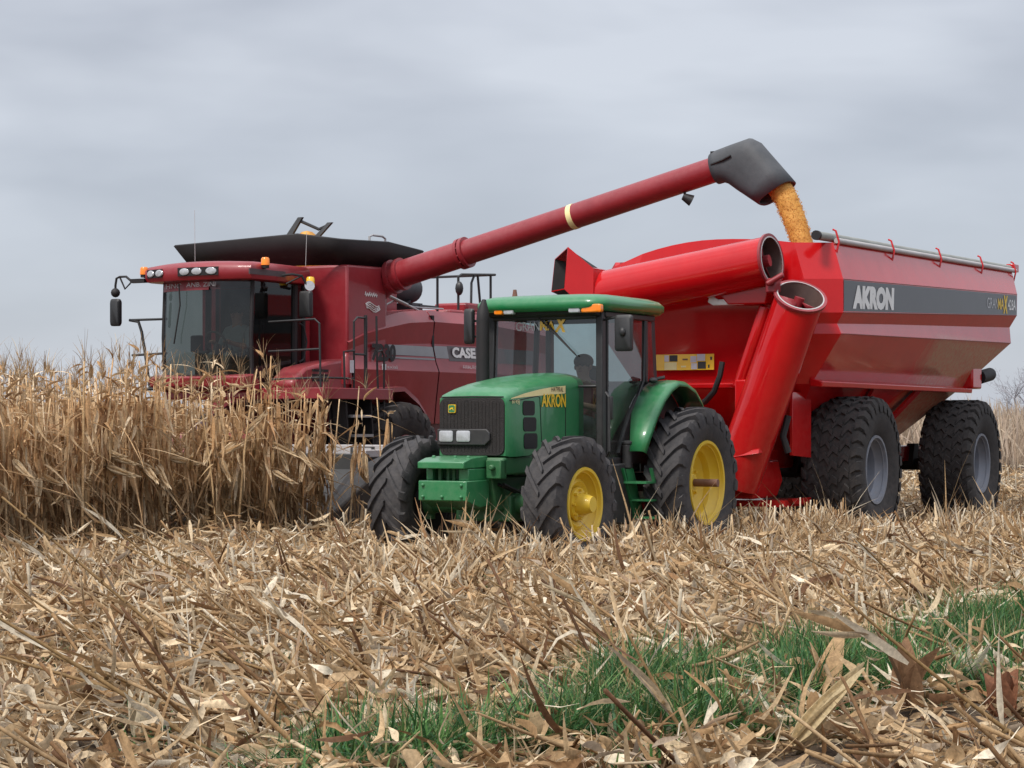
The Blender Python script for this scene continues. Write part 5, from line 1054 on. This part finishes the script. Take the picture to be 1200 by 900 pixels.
# ------------------------------------------------------------------ green grass
def build_grass():
    n = 460000; x, y = in_view(n, 8.4, 17.5); k = green_strip(x, y); ok = U(0, 1, n) < np.clip(k * 1.15 - .12, 0, 1) * .6; x, y = x[ok], y[ok]
    m_ = 80000; x2, y2 = in_view(m_, 9, 27); t = fm(2.2, x2 * 1.3, y2 * 1.3); ok = (t > 1.0) & (U(0, 1, m_) < .75) & ~standing(x2, y2); x = np.concatenate([x, x2[ok]]); y = np.concatenate([y, y2[ok]]); n = len(x)
    main = np.arange(n) < n - ok.sum()
    h = np.where(main, U(.16, .46, n) * (.5 + .45 * np.clip(green_strip(x, y) * 2, 0, 1)), U(.10, .27, n)); col = np.array([(.082, .195, .050), (.046, .130, .040), (.135, .250, .075), (.064, .165, .064)])[RNG.integers(0, 4, n)] * G(1, .2, (n, 1)).clip(.5, 1.6)
    yel = U(0, 1, n) < .14; col[yel] = (.36, .32, .15)
    v, f, c = strips(np.stack([x, y, ground_h(x, y)], -1), U(0, 6.28, n), U(.75, 1.5, n), np.zeros(n), h, U(.007, .016, n), G(-.45, .35, n), np.full(n, .3), G(0, .5, n), col, segs=4, anchor=0)
    tag(put('green_grass', np_mesh('green_grass', v, f, 'grass', c)), 'fresh green grass growing in a strip through the corn residue', 'grass', kind='stuff')
build_grass()

# ------------------------------------------------------------------ standing dry corn
CPAL = np.array([(.60, .395, .21), (.50, .305, .15), (.70, .50, .29), (.38, .215, .105), (.80, .63, .42), (.62, .42, .22)]); CPW = np.array([.26, .22, .2, .14, .08, .1])
def corn_variant():
    h = U(1.85, 2.22); P_ = {}
    seg = 9; col = pick(1, CPW, CPAL) * .95; bx = G(0, .05); by = G(0, .05)
    P_['corn_stalk'] = tubes(np.zeros((1, 3)), np.array([U(0, 6.28)]), np.array([math.pi / 2 - abs(G(0, .05))]), np.array([h]), np.array([.0165]), np.array([.0075]), np.array([G(0, .035)]), col * 1.15, seg)
    n = 15; z = np.linspace(.25, h * .97, n) + G(0, .05, n); pl = U(0, 6.28); yaw = pl + np.arange(n) * math.pi + G(0, .55, n)
    low = z < 1.0; top = z > h * .82
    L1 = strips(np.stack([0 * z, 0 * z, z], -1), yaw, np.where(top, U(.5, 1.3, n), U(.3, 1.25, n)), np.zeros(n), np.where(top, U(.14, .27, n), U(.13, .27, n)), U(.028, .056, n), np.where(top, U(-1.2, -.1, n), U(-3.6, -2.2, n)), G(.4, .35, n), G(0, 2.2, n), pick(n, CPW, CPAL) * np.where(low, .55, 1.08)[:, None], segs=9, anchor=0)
    n = 30; z = U(.32, 1.6, n)   # shrivelled leaves hanging against the stalk
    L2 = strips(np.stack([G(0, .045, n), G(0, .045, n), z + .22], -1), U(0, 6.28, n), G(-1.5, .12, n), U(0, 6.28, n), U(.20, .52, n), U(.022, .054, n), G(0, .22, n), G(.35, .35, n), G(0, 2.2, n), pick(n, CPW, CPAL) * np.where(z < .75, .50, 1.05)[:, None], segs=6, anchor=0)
    P_['foliage'] = joinv([L1, L2])
    n = random.randint(7, 11)
    P_['tassel'] = joinv([strips(np.tile(np.array([[0, 0, h - .03]]), (n, 1)) + G(0, .008, (n, 3)), U(0, 6.28, n), U(1.0, 1.54, n), np.zeros(n), U(.16, .40, n), U(.004, .008, n), G(-.2, .2, n), G(.4, .2, n), G(0, 1, n), pick(n, CPW, CPAL) * np.array([.70, .74, .80]), segs=4, anchor=0, taper=.6)])
    return h, P_
def ear_mesh():
    n = 7; yaw = np.linspace(0, 6.28, n, endpoint=False)
    return strips(np.zeros((n, 3)), yaw, np.full(n, 1.32), np.full(n, math.pi), np.full(n, .27) * U(.85, 1.15, n), np.full(n, .07), np.full(n, -.35), np.full(n, -.5), G(0, .2, n), np.tile(np.array([(.80, .63, .41)]), (n, 1)) * G(1, .14, (n, 1)), segs=6, anchor=0, taper=1)
def build_corn():
    vs = []; em = []
    for _ in range(3): v, f, c = ear_mesh(); em.append((np_mesh('ear', v, f, 'leaf', c), (v, f, c)))
    for _ in range(9):
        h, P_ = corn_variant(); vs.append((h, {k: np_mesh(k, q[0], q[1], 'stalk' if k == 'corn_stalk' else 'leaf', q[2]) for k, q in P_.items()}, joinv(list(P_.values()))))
    pts = []
    for r_ in range(16):
        ly = 3.15 - .70 * r_
        for lx in np.arange(4.62 if ly > -3.4 else -6, 13.5, .165):
            x, y, _ = to_world(FK, (lx + G(0, .05), ly + G(0, .07), 0))
            if abs(x) > .245 * y + .6 or y < 14: continue
            pts.append((x, y, r_, lx))
    for lx in (3.60, 4.34, 4.78, 4.9, 5.0, 5.15, 5.3, 5.45, 5.6, 5.8, 6.0, 6.2, 6.6, 7.0): x, y, _ = to_world(FK, (lx, 3.62 + G(0, .06), 0)); pts.append((x, y, 0, lx))
    first = sorted([p for p in pts if p[2] < 8], key=lambda p: (p[2], p[1]))
    keep = set(); things = first[:300]; rest = first[300:] + [p for p in pts if p[2] >= 8]
    for x, y, r_, lx in things:
        h, mm, _ = vs[random.randrange(9)]; rz = U(0, 6.28); sc = U(.9, 1.1); lean = G(0, .05)
        ln = 0.0
        if lx < 5.2 and r_ < 5: ln = U(-.05, .16); sc *= U(.78, 1)
        t = thing('corn_plant', 'tall dry corn plant with hanging tan leaves in the uncut rows', 'corn plant', (x, y, float(ground_h(x, y)) - .02), 0, 'dry corn plants standing in front of the combine')
        t.scale = (sc,) * 3; t.rotation_mode = 'XYZ'
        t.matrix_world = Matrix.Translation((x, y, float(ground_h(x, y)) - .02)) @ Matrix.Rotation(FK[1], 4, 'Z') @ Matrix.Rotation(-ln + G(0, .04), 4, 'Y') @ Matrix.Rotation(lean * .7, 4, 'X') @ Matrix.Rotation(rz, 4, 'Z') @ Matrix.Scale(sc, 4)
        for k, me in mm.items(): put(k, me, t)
        for e in range(1 if random.random() < .45 else 2):
            o = put('ear', em[random.randrange(3)][0], t); a = U(0, 6.28); o.location = (.07 * math.cos(a), .07 * math.sin(a), U(.95, 1.35)); o.scale = (1.15,) * 3; o.rotation_euler = (0, U(1.7, 3.0) if random.random() < .8 else U(.3, 1.2), a)
    R_ = []
    for x, y, r_, lx in rest:
        if r_ >= 8 and random.random() < .35: continue
        v, f, c = vs[random.randrange(9)][2]; rz = U(0, 6.28); sc = U(.9, 1.1); cz, sz = math.cos(rz), math.sin(rz); w = v * sc
        R_.append((np.stack([w[:, 0] * cz - w[:, 1] * sz + x, w[:, 0] * sz + w[:, 1] * cz + y, w[:, 2] + ground_h(x, y)], -1), f, c))
    v, f, c = joinv(R_); tag(put('standing_corn', np_mesh('standing_corn', v, f, 'leaf', c)), 'mass of dry standing corn deeper in the uncut field', 'corn field', kind='stuff')
    # far uncut field behind the cart: simple dry plants, pale haze mixed into their colour
    n = 17000; x = U(-60, 75, n); y = U(66, 100, n); ok = np.abs(x) < .30 * y + 8; x, y = x[ok], y[ok]; n = len(x); haze_col = np.array([.50, .44, .38]); P = []
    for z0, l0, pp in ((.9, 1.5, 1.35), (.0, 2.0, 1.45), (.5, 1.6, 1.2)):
        P.append(strips(np.stack([x + G(0, .3, n), y + G(0, .3, n), np.full(n, z0)], -1), U(0, 6.28, n), np.full(n, pp) + G(0, .12, n), U(0, 6.28, n), np.full(n, l0) * U(.75, 1.1, n), U(.03, .09, n), G(-.1, .3, n), G(.2, .2, n), G(0, 1, n), pick(n, CPW, CPAL) * .42 + haze_col * .60, segs=3, anchor=0))
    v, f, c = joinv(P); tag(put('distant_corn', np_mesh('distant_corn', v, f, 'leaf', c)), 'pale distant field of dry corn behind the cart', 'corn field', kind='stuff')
build_corn()

# ------------------------------------------------------------------ bare trees on the horizon
def bare_tree(x, y, h, seed, label):
    rnd = random.Random(seed); t = thing('bare_tree', label, 'tree', (x, y, 0)); tr, cr = MB(), MB()
    def grow(p, d, ln, r, depth):
        pts = [p]; rr = [r]; q = p.copy(); dd = d.copy()
        for k in range(3):
            dd = (dd + Vector((rnd.gauss(0, .16), rnd.gauss(0, .16), rnd.gauss(.03, .08)))).normalized(); q = q + dd * ln / 3; pts.append(q.copy()); rr.append(r * (1 - .15 * (k + 1)))
        (tr if depth == 0 else cr).tube(pts, rr, 6 if depth < 3 else 3, depth == 0)
        if depth < 6:
            for k in range(3 if depth < 4 else 2):
                s = rnd.choice(pts[1:]) if k else pts[-1]; ax = Vector((rnd.gauss(0, 1), rnd.gauss(0, 1), rnd.gauss(0, .5))).normalized()
                grow(s, (dd + ax * rnd.uniform(.5, .95)).normalized(), ln * rnd.uniform(.62, .82), max(r * .55, .012), depth + 1)
    grow(Vector((0, 0, 0)), Vector((0, 0, 1)), h * .26, h * .022, 0)
    part('trunk', tr, 'bark_far', t); part('crown', cr, 'bark_far', t)
M['bark_far'] = surface('bark_far', (.33, .33, .36), .95, vary=.15)
bare_tree(35.2, 150, 7.6, 3, 'bare grey tree on the horizon just right of the cart')
bare_tree(42.5, 165, 8.0, 5, 'second bare tree, half out of the frame at the right edge')
bare_tree(31.0, 172, 6.0, 8, 'smaller bare tree partly hidden behind the cart tail')

# ================================================================== SKY, SUN, CAMERA
w = bpy.data.worlds.new('World'); SC.world = w; w.use_nodes = True; nt = w.node_tree; nt.nodes.clear()
out = N(nt, 'ShaderNodeOutputWorld'); SUN_EL, SUN_ROT = R(52), R(200)
sky = N(nt, 'ShaderNodeTexSky', sky_type='NISHITA'); sky.sun_disc = False; sky.sun_elevation = SUN_EL; sky.sun_rotation = SUN_ROT
b1 = N(nt, 'ShaderNodeBackground'); b1.inputs['Strength'].default_value = .02; L(nt, sky.outputs[0], b1.inputs[0])
tc = N(nt, 'ShaderNodeTexCoord'); sp = N(nt, 'ShaderNodeSeparateXYZ'); L(nt, tc.outputs['Generated'], sp.inputs[0])
mp = N(nt, 'ShaderNodeMapping'); mp.inputs['Scale'].default_value = (2.4, 2.4, 8); mp.inputs['Rotation'].default_value = (0, R(6), 0); mp.inputs['Location'].default_value = (3.1, .4, .0); L(nt, tc.outputs['Generated'], mp.inputs[0])
n1 = noise(nt, 2.0, 4, .45, mp.outputs[0], .2)
cl = ramp(nt, n1.outputs['Fac'], [(.30, (.358, .374, .422)), (.48, (.465, .483, .535)), (.66, (.590, .611, .662))])
up = N(nt, 'ShaderNodeMapRange'); L(nt, sp.outputs['Z'], up.inputs[0]); up.inputs[1].default_value = .2; up.inputs[2].default_value = 1; up.inputs[3].default_value = 1.0; up.inputs[4].default_value = 2.6
hz = N(nt, 'ShaderNodeMapRange'); L(nt, sp.outputs['Z'], hz.inputs[0]); hz.inputs[1].default_value = 0; hz.inputs[2].default_value = .16; hz.inputs[3].default_value = .75; hz.inputs[4].default_value = 0
skc = mixc(nt, hz.outputs[0], cl.outputs[0], (.475, .515, .605))
b2 = N(nt, 'ShaderNodeBackground'); L(nt, skc, b2.inputs[0]); L(nt, up.outputs[0], b2.inputs['Strength'])
ads = N(nt, 'ShaderNodeAddShader'); L(nt, b1.outputs[0], ads.inputs[0]); L(nt, b2.outputs[0], ads.inputs[1]); L(nt, ads.outputs[0], out.inputs[0])
ld = bpy.data.lights.new('sun', 'SUN'); ld.energy = 3.0; ld.angle = R(14); ld.color = (1, .95, .88); so = bpy.data.objects.new('sun', ld); COL.objects.link(so)
# light comes from behind the camera's left shoulder, high up
so.rotation_euler = Vector((-.45, -.62, 1.0)).to_track_quat('Z', 'Y').to_euler()
cam = bpy.data.cameras.new('camera'); co = bpy.data.objects.new('camera', cam); COL.objects.link(co); SC.camera = co
co.location = (0, 0, 1.57); co.rotation_euler = (R(90), 0, 0); cam.sensor_width = 36; cam.lens = 75; cam.shift_y = 45 / 1200; cam.clip_end = 4000; cam.clip_start = .1
SC.render.engine = 'CYCLES'; SC.view_settings.view_transform = 'Standard'; SC.view_settings.look = 'None'; SC.view_settings.exposure = 0; SC.view_settings.gamma = 1
SC.cycles.max_bounces = 8; SC.cycles.transparent_max_bounces = 16
